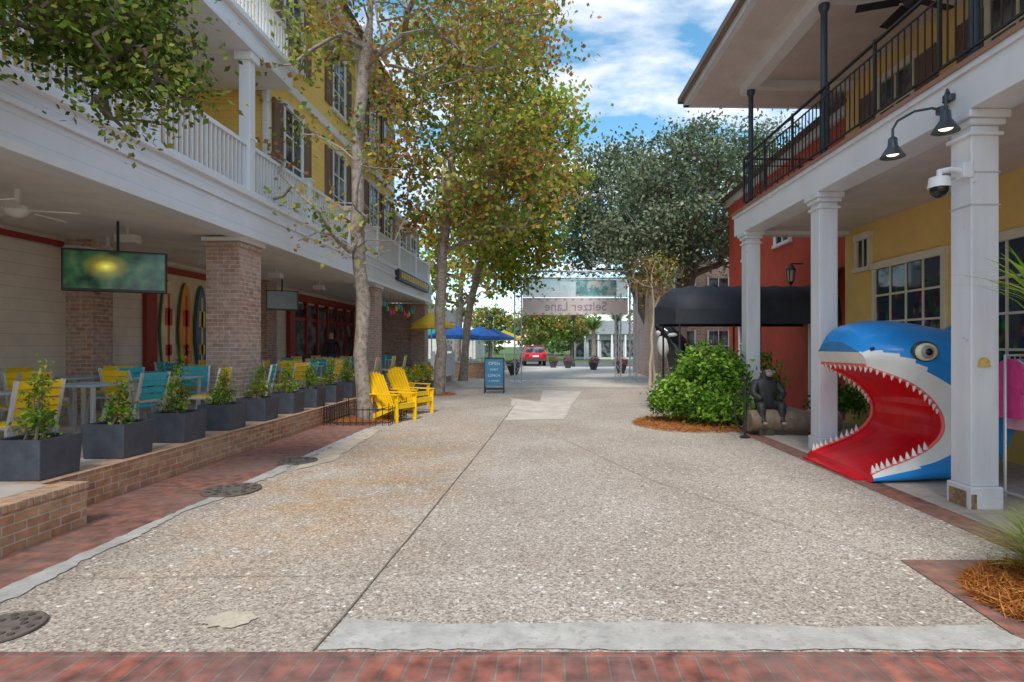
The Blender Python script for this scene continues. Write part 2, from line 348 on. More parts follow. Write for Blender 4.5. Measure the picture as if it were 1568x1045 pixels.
def strip(name,mat,pts,wd,z):
    p=Part(name,mat)
    q=[]
    for (a,b_) in zip(pts[:-1],pts[1:]):
        n=max(1,int(math.hypot(b_[0]-a[0],b_[1]-a[1])/.25))
        for i in range(n): f=i/n; q.append((a[0]+(b_[0]-a[0])*f+R(-.004,.004),a[1]+(b_[1]-a[1])*f+R(-.004,.004)))
    q.append(pts[-1])
    for (x0,y0),(x1,y1) in zip(q[:-1],q[1:]):
        d=Vector((x1-x0,y1-y0)).normalized(); n=Vector((-d.y,d.x))*wd/2*R(.8,1.2)
        p.add([(x0-n.x,y0-n.y,z),(x1-n.x,y1-n.y,z),(x1+n.x,y1+n.y,z),(x0+n.x,y0+n.y,z)],[(0,1,2,3)])
    return p.make(fixn=False)
jm=M('joint_dirt',(.24,.20,.16),.95,.3,20)
strip('expansion_joint',jm,[(-1.23,2.97),(-1.20,3.6),(-1.12,6),(-1.02,9.5),(-.9,16.2)],.012,.012)
strip('expansion_joint',jm,[(-.9,12.2),(.3,9.6),(1.2,6.8),(2.56,4.25)],.007,.011)
strip('expansion_joint',jm,[(-1.0,10.4),(3.4,10.6)],.007,.0105)
strip('expansion_joint',jm,[(-3.4,3.9),(-1.18,3.95)],.006,.0105)
ragged('concrete_patch',pale,[(-.95,12.2),(.35,12.4),(.65,15.5),(1.15,20.0),(-.2,20.4),(-.25,16.3),(-1.2,17.5),(-.95,15)],.006,.2,.04)
pp=[(-1.86+.15*math.cos(a)*R(.8,1.15),3.32+.11*math.sin(a)*R(.75,1.15)) for a in [i*2*math.pi/30 for i in range(30)]]
flat('concrete_patch',M('tan_patch',(.60,.51,.40),.9,.3,9,.4,60,spots=((.45,.40,.34),30,.55,.7)),pp,.009)
ragged('concrete_edge_strip',M('tan_border',(.58,.48,.37),.9,.25,3,.3,50),[(-3.3,7.2),(-3.0,7.9),(-3.2,10.8),(-3.5,11),(-3.42,9)],.007,.1,.03)
def manhole(x,y,r):
    g=Group('manhole_cover'); a=g.part('cover',M('cast_iron',(.16,.13,.11),.7,.4,15,.3,40))
    a.lathe([(r,0),(r,.012),(r*.93,.014),(r*.92,.010),(r*.3,.010)],(0,0,.004),32)
    b=g.part('ribs',M('worn_iron',(.09,.075,.065),.6,.3,20))
    for i in range(10):
        for k in (0.45,.7):
            an=i*math.pi/5+k
            cx,cy_=r*k*math.cos(an)*1.1,r*k*math.sin(an)*1.1; b.lathe([(r*.09,0),(r*.09,.006)],(cx,cy_,.0145),8)
    g.done((x,y,.004))
manhole(-3.46,7.87,.25); manhole(-3.50,6.28,.30); manhole(-3.08,3.2,.2)
flat('brick_border_strip',brick_pave,[(3.62,4.3),(3.92,4.3),(3.78,13),(3.48,13)],.004)
flat('walkway',tilewalk,[(3.92,3.8),(8,3.8),(8,13),(3.78,13)],.005)
# ---------------------------------------------------------------- left terrace
g=Group('brick_terrace')
a=g.part('wall',brick_low); a.box(-4.95,-4.6,5.1,27,0,.345); a.box(-14,-4.14,3.0,5.1,0,.33)
cp=g.part('coping',brickmat('coping_brick',(.60,.33,.17),(.48,.24,.13),(.58,.50,.40),bw=.11,bh=.3,off=0),bevel=.006)
for i in range(19):
    y=3.02+i*.11; cp.box(-4.36,-4.12+R(-.004,.004),y,y+.10,.332,.39+R(-.003,.003))
for i in range(100):
    y=5.14+i*.11; cp.box(-4.86,-4.585+R(-.005,.005),y,y+.1,.31+.037,.352)
f=g.part('floor',M('terrace_floor',(.62,.54,.46),.8,.2,2,.1,30)); f.box(-9.1,-4.86,5.1,27,.1,.35); f.box(-14,-4.36,3.0,5.1,.331,.36)
g.done()
# ---------------------------------------------------------------- left building
def window(fr,gl,sh,X,yc,z0,z1,wd,side=1,mun=(2,3),shutter=True,shw=.42):
    s=side; h=.09
    fr.box(X,X+s*.06,yc-wd/2-h,yc-wd/2,z0,z1); fr.box(X,X+s*.06,yc+wd/2,yc+wd/2+h,z0,z1)
    fr.box(X,X+s*.075,yc-wd/2-h-.02,yc+wd/2+h+.02,z1,z1+.13); fr.box(X,X+s*.09,yc-wd/2-h-.03,yc+wd/2+h+.03,z0-.08,z0)
    gl.box(X+s*.004,X+s*.02,yc-wd/2,yc+wd/2,z0,z1)
    for i in range(1,mun[0]):
        y=yc-wd/2+wd*i/mun[0]; fr.box(X+s*.021,X+s*.04,y-.018,y+.018,z0,z1)
    for i in range(1,mun[1]):
        z=z0+(z1-z0)*i/mun[1]; fr.box(X+s*.021,X+s*.043,yc-wd/2,yc+wd/2,z-.018,z+.018)
    if shutter:
        for q in (-1,1):
            c=yc+q*(wd/2+h+.03+shw/2); sh.box(X,X+s*.05,c-shw/2,c+shw/2,z0,z1)
            sh.box(X+s*.05,X+s*.06,c-shw/2,c-shw/2+.05,z0,z1); sh.box(X+s*.05,X+s*.06,c+shw/2-.05,c+shw/2,z0,z1)
g=Group('restaurant_building')
wl=g.part('back_wall',cream); wl.box(-9.4,-9,-4,27,0,3.6)
ys=g.part('yellow_walls',yellow_siding)
ys.box(-9,-8.2,-4,12.1,4.35,7.3); ys.box(-12,-6.0,12.1,22,4.35,10.5); ys.box(-12,-8.5,-4,12.1,7.3,10.5)
wh=g.part('white_trim',white,bevel=.006)
fa=g.part('fascia_boards',white_lap)
fa.box(-5.75,-5.45,-4,26.5,3.6,4.30)
wh.box(-5.76,-5.38,-4,26.55,4.30,4.40); wh.box(-5.44,-5.41,-4,26.52,4.05,4.12); wh.box(-5.78,-5.41,-4,26.52,3.57,3.68)
ce=g.part('porch_ceiling',ceil_l); ce.box(-9,-5.76,-4,26.5,3.6,3.72)
dk=g.part('deck',M('deck_grey',(.5,.5,.5))); dk.box(-9,-5.46,-4,26.4,4.25,4.36)
pr=g.part('brick_piers',brick_pier)
for y in (2.5,10.3,18.3,25.7):
    pr.box(-6.2,-5.6,y,y+.78,.35,3.5)
    pr.box(-6.24,-5.56,y-.04,y+.82,3.40,3.46)
    wh.box(-6.26,-5.54,y-.06,y+.84,3.5,3.57)
    wh.box(-6.24,-5.57,y-.03,y+.81,.35,.42)
pr.box(-9,-8.5,10.6,11.1,.35,3.6); pr.box(-9,-8.5,4.6,5.1,.35,3.6); pr.box(-9,-8.5,17.2,17.8,.35,3.6)
pr.box(-8.9,-6.2,26,26.4,.35,3.55)
rl=g.part('balcony_railing',white)
y=-4
while y<26.4:
    rl.box(-5.60,-5.56,y,y+.035,4.5,5.28); y+=.125
rl.box(-5.63,-5.53,-4,26.4,5.28,5.35); rl.box(-5.61,-5.55,-4,26.4,4.46,4.51)
for y in [-2.6+2.62*i for i in range(12)]:
    wh.box(-5.66,-5.5,y,y+.16,4.4,5.42); wh.box(-5.69,-5.47,y-.03,y+.19,5.42,5.47)
for y in (2.6,5.2,10.45):
    wh.box(-5.69,-5.49,y,y+.2,4.41,7.0); wh.box(-5.75,-5.43,y-.06,y+.26,6.85,7.0)
fa.box(-8.5,-5.4,-4,12.0,7.0,7.35); wh.box(-8.5,-5.3,-4,12.05,7.35,7.45)
for i in range(130):
    y=-4+i*.125; rl.box(-5.60,-5.56,y,y+.035,7.5,8.28)
rl.box(-5.63,-5.53,-4,12,8.28,8.35)
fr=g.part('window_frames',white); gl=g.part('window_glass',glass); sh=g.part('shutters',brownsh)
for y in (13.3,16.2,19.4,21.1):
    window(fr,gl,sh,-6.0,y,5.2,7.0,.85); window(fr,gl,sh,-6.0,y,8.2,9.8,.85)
for y in (1,4,7,10):
    window(fr,gl,sh,-8.2,y,4.45,6.5,.95,shutter=False); window(fr,gl,sh,-8.5,y,8,9.6,.9)
for y in (12.1,17.75,21.9):
    wh.box(-6.06,-5.96,y-.06,y+.1,4.4,10.4)
wh.box(-6.05,-5.93,12.1,22,7.45,7.65); wh.box(-12.1,-5.5,11.9,22.3,10.4,10.6)
wh.box(-12,-8.0,-4,11.9,10.4,10.6)
rf=g.part('roof',roofm)
rf.prism([(-12.3,10.6),(-5.3,10.6),(-8.9,12.9)],'y',11.8,22.4); rf.prism([(-12.3,10.6),(-7.9,10.6),(-10,12.2)],'y',-4,11.8)
wh.prism([(17.0,10.5),(19.4,10.5),(18.2,11.9)],'x',-7,-5.9)
pb=g.part('parapet_brick',brick_pier); pb.box(-12,-6.0,22,26.4,4.35,6.7); wh.box(-12,-5.9,22.3,26.5,6.7,6.85)
window(fr,gl,sh,-6.0,23.3,4.9,6.3,.9,shutter=False); window(fr,gl,sh,-6.0,25.1,4.9,6.3,.9,shutter=False)
sb=g.part('sign_board',M('sign_navy',(.02,.03,.05),.5)); sb.box(-5.44,-5.3,20.2,25.2,3.95,4.35)
sy=g.part('sign_letters',M('sign_gold',(.7,.5,.1),.5))
for i in range(14): sy.box(-5.3,-5.28,20.5+i*.32,20.5+i*.32+.2,4.05,4.27)
dr=g.part('dark_red_frames',darkred)
dr.box(-8.99,-8.9,12.6,12.95,.35,3.3); dr.box(-8.99,-8.9,15.0,15.25,.35,3.3); dr.box(-8.99,-8.88,12.4,15.4,3.3,3.45); dr.box(-8.99,-8.93,-4,10.5,3.42,3.52)
dr.box(-8.99,-8.85,19.5,19.9,.35,3.45); dr.box(-8.99,-8.85,19.9,26,3.2,3.45)
gd=g.part('door_glass',glass)
for i in range(6):
    y=19.95+i*1.0; dr.box(-8.99,-8.86,y+.88,y+1.0,.35,3.2); gd.box(-8.97,-8.93,y,y+.88,.75,2.5); gd.box(-8.97,-8.93,y,y+.88,2.62,3.12)
    dr.box(-8.98,-8.9,y,y+.88,.35,.75); dr.box(-8.98,-8.9,y,y+.88,2.5,2.62)
pn=g.part('surf_panel',M('tan_panel',(.84,.70,.48),.6,.1)); pn.box(-8.995,-8.95,12.95,15.0,.35,3.3)
g.done()
for k,(y,c,c2) in enumerate([(13.3,(.85,.75,.45),(.75,.06,.03)),(13.95,(.90,.38,.05),(.80,.04,.02)),(14.58,(.10,.16,.30),(.90,.65,.10))]):
    g=Group('surfboard'); b=g.part('board',M('board_%d'%k,c,.25),smooth=True); s_=g.part('stripe',M('stripe_%d'%k,c2,.3)); e_=g.part('rim',M('rim%d'%k,(.10,.13,.09),.3))
    def outline(sx): 
        pts=[]
        for i in range(24):
            a=i*2*math.pi/24; zz_=math.sin(a); pts.append((sx*math.cos(a)*(1-.15*abs(zz_)),1.15*zz_*(.9+.1*sx/.25)))
        return pts
    e_.prism(outline(.29),'x',0,.03); b.prism(outline(.245),'x',.03,.05); s_.box(.05,.056,-.04,.04,-.85,.85); s_.box(.05,.056,-.13,.13,.1,.5); s_.box(.05,.056,-.11,.11,-.6,-.35)
    g.done((-8.93,y,1.98))
# TV picture: dark green field with a bright spot
tvm,t,b=nt('tv_picture'); tc=node(t,'ShaderNodeTexCoord'); mp=node(t,'ShaderNodeMapping'); mp.inputs['Location'].default_value=(.12,0,-.10); mp.inputs['Scale'].default_value=(1,0,1.5); t.links.new(tc.outputs['Object'],mp.inputs[0])
ln=node(t,'ShaderNodeVectorMath',operation='LENGTH'); t.links.new(mp.outputs[0],ln.inputs[0])
r1=ramp(t,[(0,(.9,.9,.2)),(.07,(.55,.45,.02)),(.16,(.18,.12,.01)),(.32,(0,0,0))]); t.links.new(ln.outputs['Value'],r1.inputs[0])
n=node(t,'ShaderNodeTexNoise'); n.inputs['Scale'].default_value=5; n.inputs['Detail'].default_value=4; t.links.new(tc.outputs['Object'],n.inputs[0])
r2=ramp(t,[(.35,(.004,.012,.010)),(.55,(.02,.07,.03)),(.7,(.06,.10,.04))]); t.links.new(n.outputs[0],r2.inputs[0])
t.links.new(mixc(t,1.0,r2.outputs[0],r1.outputs[0],'ADD'),b.inputs['Emission Color']); b.inputs['Emission Strength'].default_value=.8; b.inputs['Base Color'].default_value=(.01,.01,.01,1); b.inputs['Roughness'].default_value=.12
tvo=M('tv_off',(.012,.014,.018),.1,.2); tvb=M('tv_black',(.012,.012,.014),.35)
def tv(loc,rz,wd,ht,scr):
    g=Group('television'); a=g.part('case',tvb,bevel=.01); a.box(-wd/2,wd/2,0,.06,-ht/2,ht/2); a.box(-wd*.3,wd*.3,.06,.12,-ht*.3,ht*.3)
    s=g.part('screen',scr); s.box(-wd/2+.03,wd/2-.03,-.004,0,-ht/2+.05,ht/2-.03)
    m=g.part('ceiling_mount',tvb); m.tube([(0,.15,0),(0,.15,3.62-loc[2])],.02); m.bar((0,.05,0),(0,.16,0),.1)
    g.done(loc,rz)
tv((-6.85,9.0,2.78),math.radians(26),1.36,.66,tvm); tv((-7.3,15.6,2.85),math.radians(28),.8,.55,tvo)
def fan(loc,mat,r=.62,drop=.25,cz=3.6):
    g=Group('ceiling_fan'); a=g.part('motor',mat,smooth=True); a.lathe([(.03,drop),(.03,.06),(.11,.05),(.13,0),(.10,-.05),(.05,-.09),(.01,-.1)],(0,0,0),16)
    b=g.part('blades',mat)
    for i in range(5):
        an=i*2*math.pi/5+.3; b.mx=Matrix.Rotation(an,4,'Z')@Matrix.Rotation(.2,4,'X'); b.box(.16,r,-.07,.07,-.006,.006); b.box(.08,.18,-.02,.02,-.006,.006)
    g.done(loc)
fan((-6.45,6.9,3.25),M('fan_white',(.7,.68,.65),.4)); fan((-7.9,10.2,3.3),M('fan_white2',(.7,.68,.65),.4)); fan((5.0,7.8,6.35),dark_metal,.7,.6)
g=Group('ceiling_speaker'); a=g.part('speaker_body',M('speaker_white',(.7,.68,.65)),bevel=.02); a.box(-.16,.16,-.1,.1,-.09,.05); a.tube([(0,0,.05),(0,0,.2)],.03); g.done((-7.1,9.6,3.42)); g.copy((-7.3,12.2,3.42)); g.copy((-7.0,14.6,3.42)); g.copy((-7.1,17.6,3.42))
# ---------------------------------------------------------------- furniture
def chair(col):
    g=Group('slatted_chair'); s=g.part('slats',col,bevel=.004); l=g.part('frame',alu)
    for i in range(5): s.box(-.23,.23,-.22+i*.092,-.22+i*.092+.078,.44,.458)
    for i in range(4):
        z=.54+i*.092; y=.235+i*.02; s.box(-.23,.23,y,y+.018,z,z+.078)
    for x in (-.235,.235):
        l.bar((x,-.2,.43),(x*1.05,-.25,0),.03); l.bar((x,.2,.43),(x*1.05,.28,0),.03); l.bar((x,.22,.43),(x,.315,.9),.03); l.bar((x,-.22,.43),(x,.23,.43),.025,.03)
    return g
cy=chair(yel); ct=chair(teal); firsty=[True]; firstt=[True]
def put(g,flag,loc,rz):
    if flag[0]: g.done(loc,rz); flag[0]=False
    else: g.copy(loc,rz)
g=Group('patio_table'); a=g.part('top',M('table_top',(.40,.48,.54),.4,.15),bevel=.006); a.box(-.36,.36,-.36,.36,.72,.75)
b=g.part('legs',alu)
for x in(-.31,.31):
    for y in (-.31,.31): b.bar((x,y,.72),(x,y,0),.04)
tb=g; firsttb=[True]; k=0
for y in (5.9,7.6,9.2,11.0,12.7,14.3,16.0,17.6,19.5,21):
    for x in (-6.15,-7.7):
        if 9.9<y<11.5 and x>-7: continue
        if 17.8<y<19.2 and x>-7: continue
        put(tb,firsttb,(x,y,.35),R(-.05,.05))
        for (ddx,ddy,rz) in ((-.62,0,math.pi/2),(.60,0,-math.pi/2),(0,.66,0),(0,-.66,math.pi)):
            if ddy!=0 and random.random()<.5: continue
            k+=1; yy=(k%3)!=1
            put(cy if yy else ct, firsty if yy else firstt,(x+ddx+R(-.05,.05),y+ddy+R(-.08,.08),.35),rz+R(-.25,.25))
ct.copy((-5.5,10.7,.35),-1.3); cy.copy((-5.45,11.9,.35),-1.7)
def adirondack():
    g=Group('adirondack_chair'); s=g.part('seat_and_back',yel,bevel=.004); l=g.part('frame',yel,bevel=.004)
    for i in range(6):
        y=-.28+i*.095; z=.38-.02*i; s.bar((-.27,y,z),(.27,y,z),.085,.02)
    for i in range(6):
        x=-.23+i*.092; h=.95+.07*(1-((i-2.5)/2.5)**2); s.bar((x*.85,.22,.28),(x*1.1,.58,h),.02,.08)
    for x in (-.3,.3):
        l.bar((x,-.3,.0),(x,-.3,.56),.03,.09); l.bar((x,-.34,.58),(x,.42,.58),.13,.022) ; l.bar((x,-.3,.34),(x,.6,.0),.03,.1); l.bar((x,.38,.12),(x,.38,.58),.03,.07)
    l.bar((-.3,.42,.56),(.3,.42,.56),.03,.07); l.bar((-.3,-.31,.33),(.3,-.31,.33),.02,.1)
    return g
ad_=adirondack(); ad_.done((-3.3,12.2,0),math.radians(65)); ad_.copy((-3.2,13.5,0),math.radians(62)); ad_.copy((-3.65,15.2,0),math.radians(60))
# ---------------------------------------------------------------- foliage
leafM=leafmat('leaf_foliage',.42); leafG=leafmat('dense_leaf_foliage',.25)
def leaves(name,centers,size,cols,mat,parent=None,aspect=.6,up=.5,fold=0.0,sizevar=.35,dirs=None):
    n=len(centers); c=np.asarray(centers)
    nn=np.random.normal(size=(n,3))+np.array([0,0,up]); nn/=np.linalg.norm(nn,axis=1)[:,None]
    a=np.random.normal(size=(n,3)) if dirs is None else np.asarray(dirs); a-= (a*nn).sum(1)[:,None]*nn; a/=np.linalg.norm(a,axis=1)[:,None]+1e-9
    b=np.cross(nn,a); s=(size*(1+np.random.uniform(-sizevar,sizevar,n)))[:,None]
    v=np.empty((n,4,3)); v[:,0]=c-a*s*.5; v[:,1]=c+b*s*.5*aspect+a*s*.05+nn*s*fold; v[:,2]=c+a*s*.5; v[:,3]=c-b*s*.5*aspect+a*s*.05+nn*s*fold
    me=bpy.data.meshes.new(name); me.vertices.add(4*n); me.vertices.foreach_set('co',v.ravel())
    me.loops.add(4*n); me.loops.foreach_set('vertex_index',np.arange(4*n,dtype=np.int32))
    me.polygons.add(n); me.polygons.foreach_set('loop_start',np.arange(0,4*n,4,dtype=np.int32)); me.polygons.foreach_set('loop_total',np.full(n,4,dtype=np.int32))
    me.update(); me.validate()
    ca=me.color_attributes.new('Col','FLOAT_COLOR','CORNER'); cc=np.ones((n,4,4)); cc[:,:,:3]=np.asarray(cols)[:,None,:]; ca.data.foreach_set('color',cc.ravel())
    me.materials.append(mat); o=bpy.data.objects.new(name,me); COL.objects.link(o)
    if parent: o.parent=parent
    return o
def skeleton(trunk,targets,R0,tip=.006,step=.4,power=.5,pen=.8):
    pos=[np.array(p,float) for p in trunk]; par=[-1]+list(range(len(trunk)-1))
    P=np.array(pos); order=sorted(range(len(targets)),key=lambda i:np.min(np.linalg.norm(P-targets[i],axis=1)))
    start=int(len(trunk)*.35)
    for ti in order:
        tg=targets[ti]; A=np.array(pos); d=np.linalg.norm(A-tg,axis=1); sc=d+pen*np.maximum(0,A[:,2]-tg[2]+.35*d); sc[:start]+=50
        j=int(np.argmin(sc)); L=d[j]
        if L<.05: continue
        m=max(1,int(L/step)); p0=A[j]; last=j
        for q in range(1,m+1):
            f=q/m; p=p0*(1-f)+tg*f+np.array([0,0,.12*L*math.sin(math.pi*f)*(1 if L>1 else .3)])+(np.random.normal(size=3)*.05*min(L,1.2) if q<m else 0)
            pos.append(p); par.append(last); last=len(pos)-1
    cnt=np.zeros(len(pos)); child=set(par)
    for i in range(len(pos)-1,-1,-1):
        if i not in child: cnt[i]+=1
        if par[i]>=0: cnt[par[i]]+=cnt[i]
    rad=np.maximum(tip,R0*(cnt/cnt[0])**power)
    return pos,par,rad
def build_wood(name,trunk,targets,R0,mat,parent,**k):
    pos,par,rad=skeleton(trunk,targets,R0,**k); p=Part(name,mat,smooth=True)
    nt_=len(trunk)
    tr=[rad[i]*(1+.35*math.exp(-i*1.0))*R(.94,1.06) for i in range(nt_)]
    p.tube(pos[:nt_],tr,12)
    for i in range(nt_,len(pos)):
        j=par[i]; p.tube([pos[j],pos[i]],[min(rad[j],rad[i]*1.35),rad[i]],5 if rad[i]>.02 else 3,cap=False)
    return p.make(parent,fixn=False)
def sample_crown(ells,n):
    wts=np.array([e[2] for e in ells],float); wts/=wts.sum(); out=[]
    for _ in range(n):
        e=ells[np.random.choice(len(ells),p=wts)]; d=np.random.normal(size=3); d/=np.linalg.norm(d); r=np.random.uniform(.25,1)**.45
        out.append(np.array(e[0])+d*r*np.array(e[1]))
    return out
def tree(name,trunk,ells,ntar,per,size,pal,R0,bark,sig=.38,aspect=.6,mat=None,up=.5,flat_=.6,bare=0,**k):
    e=bpy.data.objects.new(name,None); COL.objects.link(e)
    T=[]
    for a,b in zip(trunk[:-1],trunk[1:]):
        a=np.array(a,float);b=np.array(b,float);m=max(1,int(np.linalg.norm(b-a)/.5))
        for q in range(m): T.append(a+(b-a)*q/m+(np.random.normal(size=3)*.02))
    T.append(np.array(trunk[-1],float))
    tg=sample_crown(ells,ntar); build_wood('trunk_and_limbs',T,tg,R0,bark,e,**k)
    C=[];K=[]; pal=np.array(pal)
    for p in tg:
        if p[2]<bare and random.random()<.75: continue
        nn=int(per*R(.4,1.5)); s=sig*R(.6,1.3); pts=np.random.normal(size=(nn,3))*np.array([s,s,s*flat_])+p
        base=pal[np.random.randint(len(pal))]
        br=R(.7,1.25); cl=base*br*np.random.uniform(.7,1.3,(nn,1)); o_=np.random.rand(nn)<.25; cl[o_]=pal[np.random.randint(len(pal),size=o_.sum())]
        C.append(pts);K.append(np.clip(cl,0,1))
    leaves('foliage',np.concatenate(C),size,np.concatenate(K),mat or leafM,e,aspect,up)
    return e
autumn=[(.48,.42,.07),(.34,.38,.08),(.22,.30,.07),(.60,.42,.10),(.50,.24,.08),(.28,.36,.09),(.16,.24,.06),(.42,.20,.08),(.44,.42,.12)]
ygreen=[(.38,.46,.05),(.50,.50,.07),(.24,.35,.06),(.52,.42,.08),(.20,.30,.06),(.45,.28,.08)]
oak=[(.13,.18,.10),(.17,.22,.13),(.10,.14,.08),(.23,.28,.17),(.28,.31,.21)]
tree('sycamore_tree',[(-3.9,12.1,0),(-3.99,12.1,1.4),(-3.94,12.1,2.6),(-4.06,12.1,4),(-4.03,12.1,6.4),(-3.9,12.2,8),(-3.7,12.3,10.2)],
  [((-3.4,12.6,9.8),(3.8,2.2,2.4),5),((-6.0,11.8,7.9),(1.3,1,1.1),.8),((-1.6,12.4,8.8),(1.8,1.5,1.6),1.6),((-4.4,11.9,5.0),(2.4,1.0,1.5),1.5)],280,32,.115,autumn,.14,bark_s,sig=.32,aspect=.8,bare=6.0,tip=.005)
tree('sycamore_tree',[(-3.6,18.6,0),(-3.5,18.6,1.5),(-3.55,18.6,3),(-3.35,18.6,6),(-3.0,18.6,9),(-2.8,18.6,12)],
  [((-2.8,18.3,8.6),(2.8,2.3,4.1),5),((-1.8,18,11.5),(2.4,2,2.2),2),((-1.2,18,6.4),(1.6,1.5,1.7),1)],400,44,.155,autumn,.17,bark_s,sig=.42,aspect=.8,bare=5)
tree('sycamore_tree',[(-3.9,26,0),(-3.7,26,3),(-3.0,26,6),(-2.2,26,9),(-1.8,26,12)],
  [((-1.8,25,8.6),(2.6,2.4,4.6),5),((.0,24.5,10),(1.5,1.6,3.0),2),((-1.0,25,5.8),(1.5,1.2,1.4),.7)],360,46,.20,ygreen,.17,bark_s,sig=.5,aspect=.8)
tree('sycamore_tree',[(-5.5,34,0),(-5.3,34,4),(-5,34,8)],[((-5.0,34,7.5),(3.0,3,3.6),5)],130,32,.3,ygreen,.2,bark_s,sig=.6,aspect=.8)
tree('live_oak_tree',[(5.2,23,0),(5.3,23,2.2),(5.5,23,3.6),(5.9,23,5.5),(6.3,23,7.5)],
  [((6.3,22.5,7.5),(3.7,3.0,2.8),5),((3.9,22,6.0),(2.0,2.0,1.9),1.8),((8.5,22,8.2),(2.5,2.5,2.2),1.5)],460,66,.15,oak,.3,bark_d,sig=.42,mat=leafG)
tree('live_oak_tree',[(6.0,31,0),(5.6,31,2.5),(4.6,31,5),(3.8,31,8)],
  [((3.5,30,9.0),(2.9,3,3.5),5),((2.0,30,7.2),(1.5,2,1.9),1)],280,62,.20,oak,.3,bark_d,sig=.55,mat=leafG)
tree('live_oak_tree',[(9.5,32,0),(9.5,32,4),(9.4,32,8)],[((9.0,31,8.5),(4.0,3,3.6),5)],170,50,.26,oak,.3,bark_d,sig=.6,mat=leafG)
tree('live_oak_tree',[(-4.2,-2.2,0),(-4.2,-2.0,2),(-4.1,-1.2,3.6),(-4.1,.9,5.4),(-4.4,3.2,6.0),(-4.4,5.0,5.5)],
  [((-4.2,5.2,4.75),(.9,.8,.75),5),((-3.75,5.2,4.1),(.5,.5,.6),2.2),((-4.6,4.6,4.6),(.8,.7,.6),2.5)],210,44,.072,[(.11,.19,.03),(.15,.25,.04),(.07,.12,.025),(.22,.28,.06),(.30,.30,.08)],.13,bark_d,sig=.15,mat=leafM,flat_=.9,step=.2,tip=.004)
pbk=M('pale_bark',(.5,.4,.3),.7,.2,5)
tree('crape_myrtle_tree',[(3.6,20.5,0),(3.7,20.5,1.5),(3.8,20.5,3),(3.7,20.5,4.2)],[((3.7,20.5,4.2),(.9,.9,.9),1)],50,16,.12,[(.45,.40,.12),(.4,.2,.08),(.25,.28,.08)],.05,pbk,sig=.3)
tree('crape_myrtle_tree',[(4.2,22.5,0),(4.1,22.5,1.5),(3.9,22.5,3),(4.0,22.5,4.2)],[((4.0,22.5,4.2),(.8,.8,.8),1)],40,14,.12,[(.45,.40,.12),(.4,.2,.08),(.25,.28,.08)],.05,pbk,sig=.3)
def shrub(name,c,ells,n,size,pal,up=.6,aspect=.5,mat=None,low=.02):
    e=bpy.data.objects.new(name,None); COL.objects.link(e); e.location=c
    p=Part('stems',bark_d)
    for _ in range(12):
        el=random.choice(ells); q=Vector(el[0])+Vector((R(-.5,.5)*el[1][0],R(-.5,.5)*el[1][1],R(-.2,.5)*el[1][2])); p.tube([(R(-.08,.08),R(-.08,.08),0),q*.5+Vector((0,0,.05)),q],[.014,.01,.005],5)
    p.make(e,fixn=False)
    C=[];K=[];pal=np.array(pal); ncl=max(1,n//14)
    for i in range(ncl):
        el=ells[np.random.randint(len(ells))]; d=np.random.normal(size=3); d[2]=abs(d[2])*.9-.45; d/=np.linalg.norm(d); r=np.random.uniform(.3,1)**.35*R(.88,1.12)
        p_=np.array(el[0])+d*r*np.array(el[1]); pts=p_+np.random.normal(size=(14,3))*size*.8
        cl=pal[np.random.randint(len(pal))]*R(.6,1.3)*np.random.uniform(.75,1.25,(14,1)); C.append(pts);K.append(cl)
    C=np.concatenate(C);C[:,2]=np.maximum(C[:,2],low)
    leaves('foliage',C,size,np.clip(np.concatenate(K),0,1),mat or leafM,e,aspect,up); return e
bushpal=[(.22,.42,.05),(.15,.32,.04),(.34,.54,.10),(.07,.16,.03),(.30,.48,.07)]
shrub('azalea_bush',(3.15,11.5,0),[((0,0,.6),(.85,.8,.6)),((-.5,.1,.5),(.5,.55,.5)),((.5,.2,.9),(.5,.5,.6)),((.1,.1,1.12),(.6,.5,.5)),((.1,-.4,.35),(.6,.4,.35))],10500,.10,bushpal)
shrub('azalea_bush',(4.5,12.3,0),[((0,0,.85),(.55,.5,.6)),((0,0,.4),(.5,.5,.4))],3000,.10,bushpal)
shrub('azalea_bush',(5.6,11.0,0),[((0,0,.5),(.45,.4,.45))],1800,.08,[(.10,.22,.05),(.07,.15,.03)])
def straw(name,poly_c,rx,ry,n,z=.05,L=.16,pal=((.55,.20,.05),(.40,.14,.04),(.66,.32,.10))):
    an=np.random.uniform(0,2*np.pi,n); rr=np.sqrt(np.random.rand(n)); c=np.stack([poly_c[0]+rx*rr*np.cos(an),poly_c[1]+ry*rr*np.sin(an),z*np.random.rand(n)*(1-rr**2*.7)+.012],1)
    d=np.random.normal(size=(n,3)); d[:,2]*=.22; cl=np.array(pal)[np.random.randint(len(pal),size=n)]*np.random.uniform(.6,1.2,(n,1))
    return leaves(name,c,L,cl,leafG,None,.05,1.5,dirs=d)
strawbed=M('straw_bed',(.36,.14,.05),.95,.4,15,.5,50)
single('pine_straw_mulch',strawbed,lambda p:p.lathe([(1.05,0),(.95,.05),(.5,.09),(.01,.1)],(3.0,11.7,.003),28),True)
straw('pine_straw_mulch',(3.0,11.6),1.28,1.18,6500,.12,.16)
straw('pine_straw_mulch',(4.9,11.9),.9,.8,2500,.1,.15)
flat('brick_bed_border',brick_pave,[(2.56,3.0),(6,3.0),(6,4.22),(2.62,4.24)],.007)
flat('pine_straw_mulch',strawbed,[(2.98,2.9),(6,2.9),(6,3.98),(2.95,4.0)],.012)
straw('pine_straw_mulch',(3.5,3.5),.82,.66,9000,.08,.17)
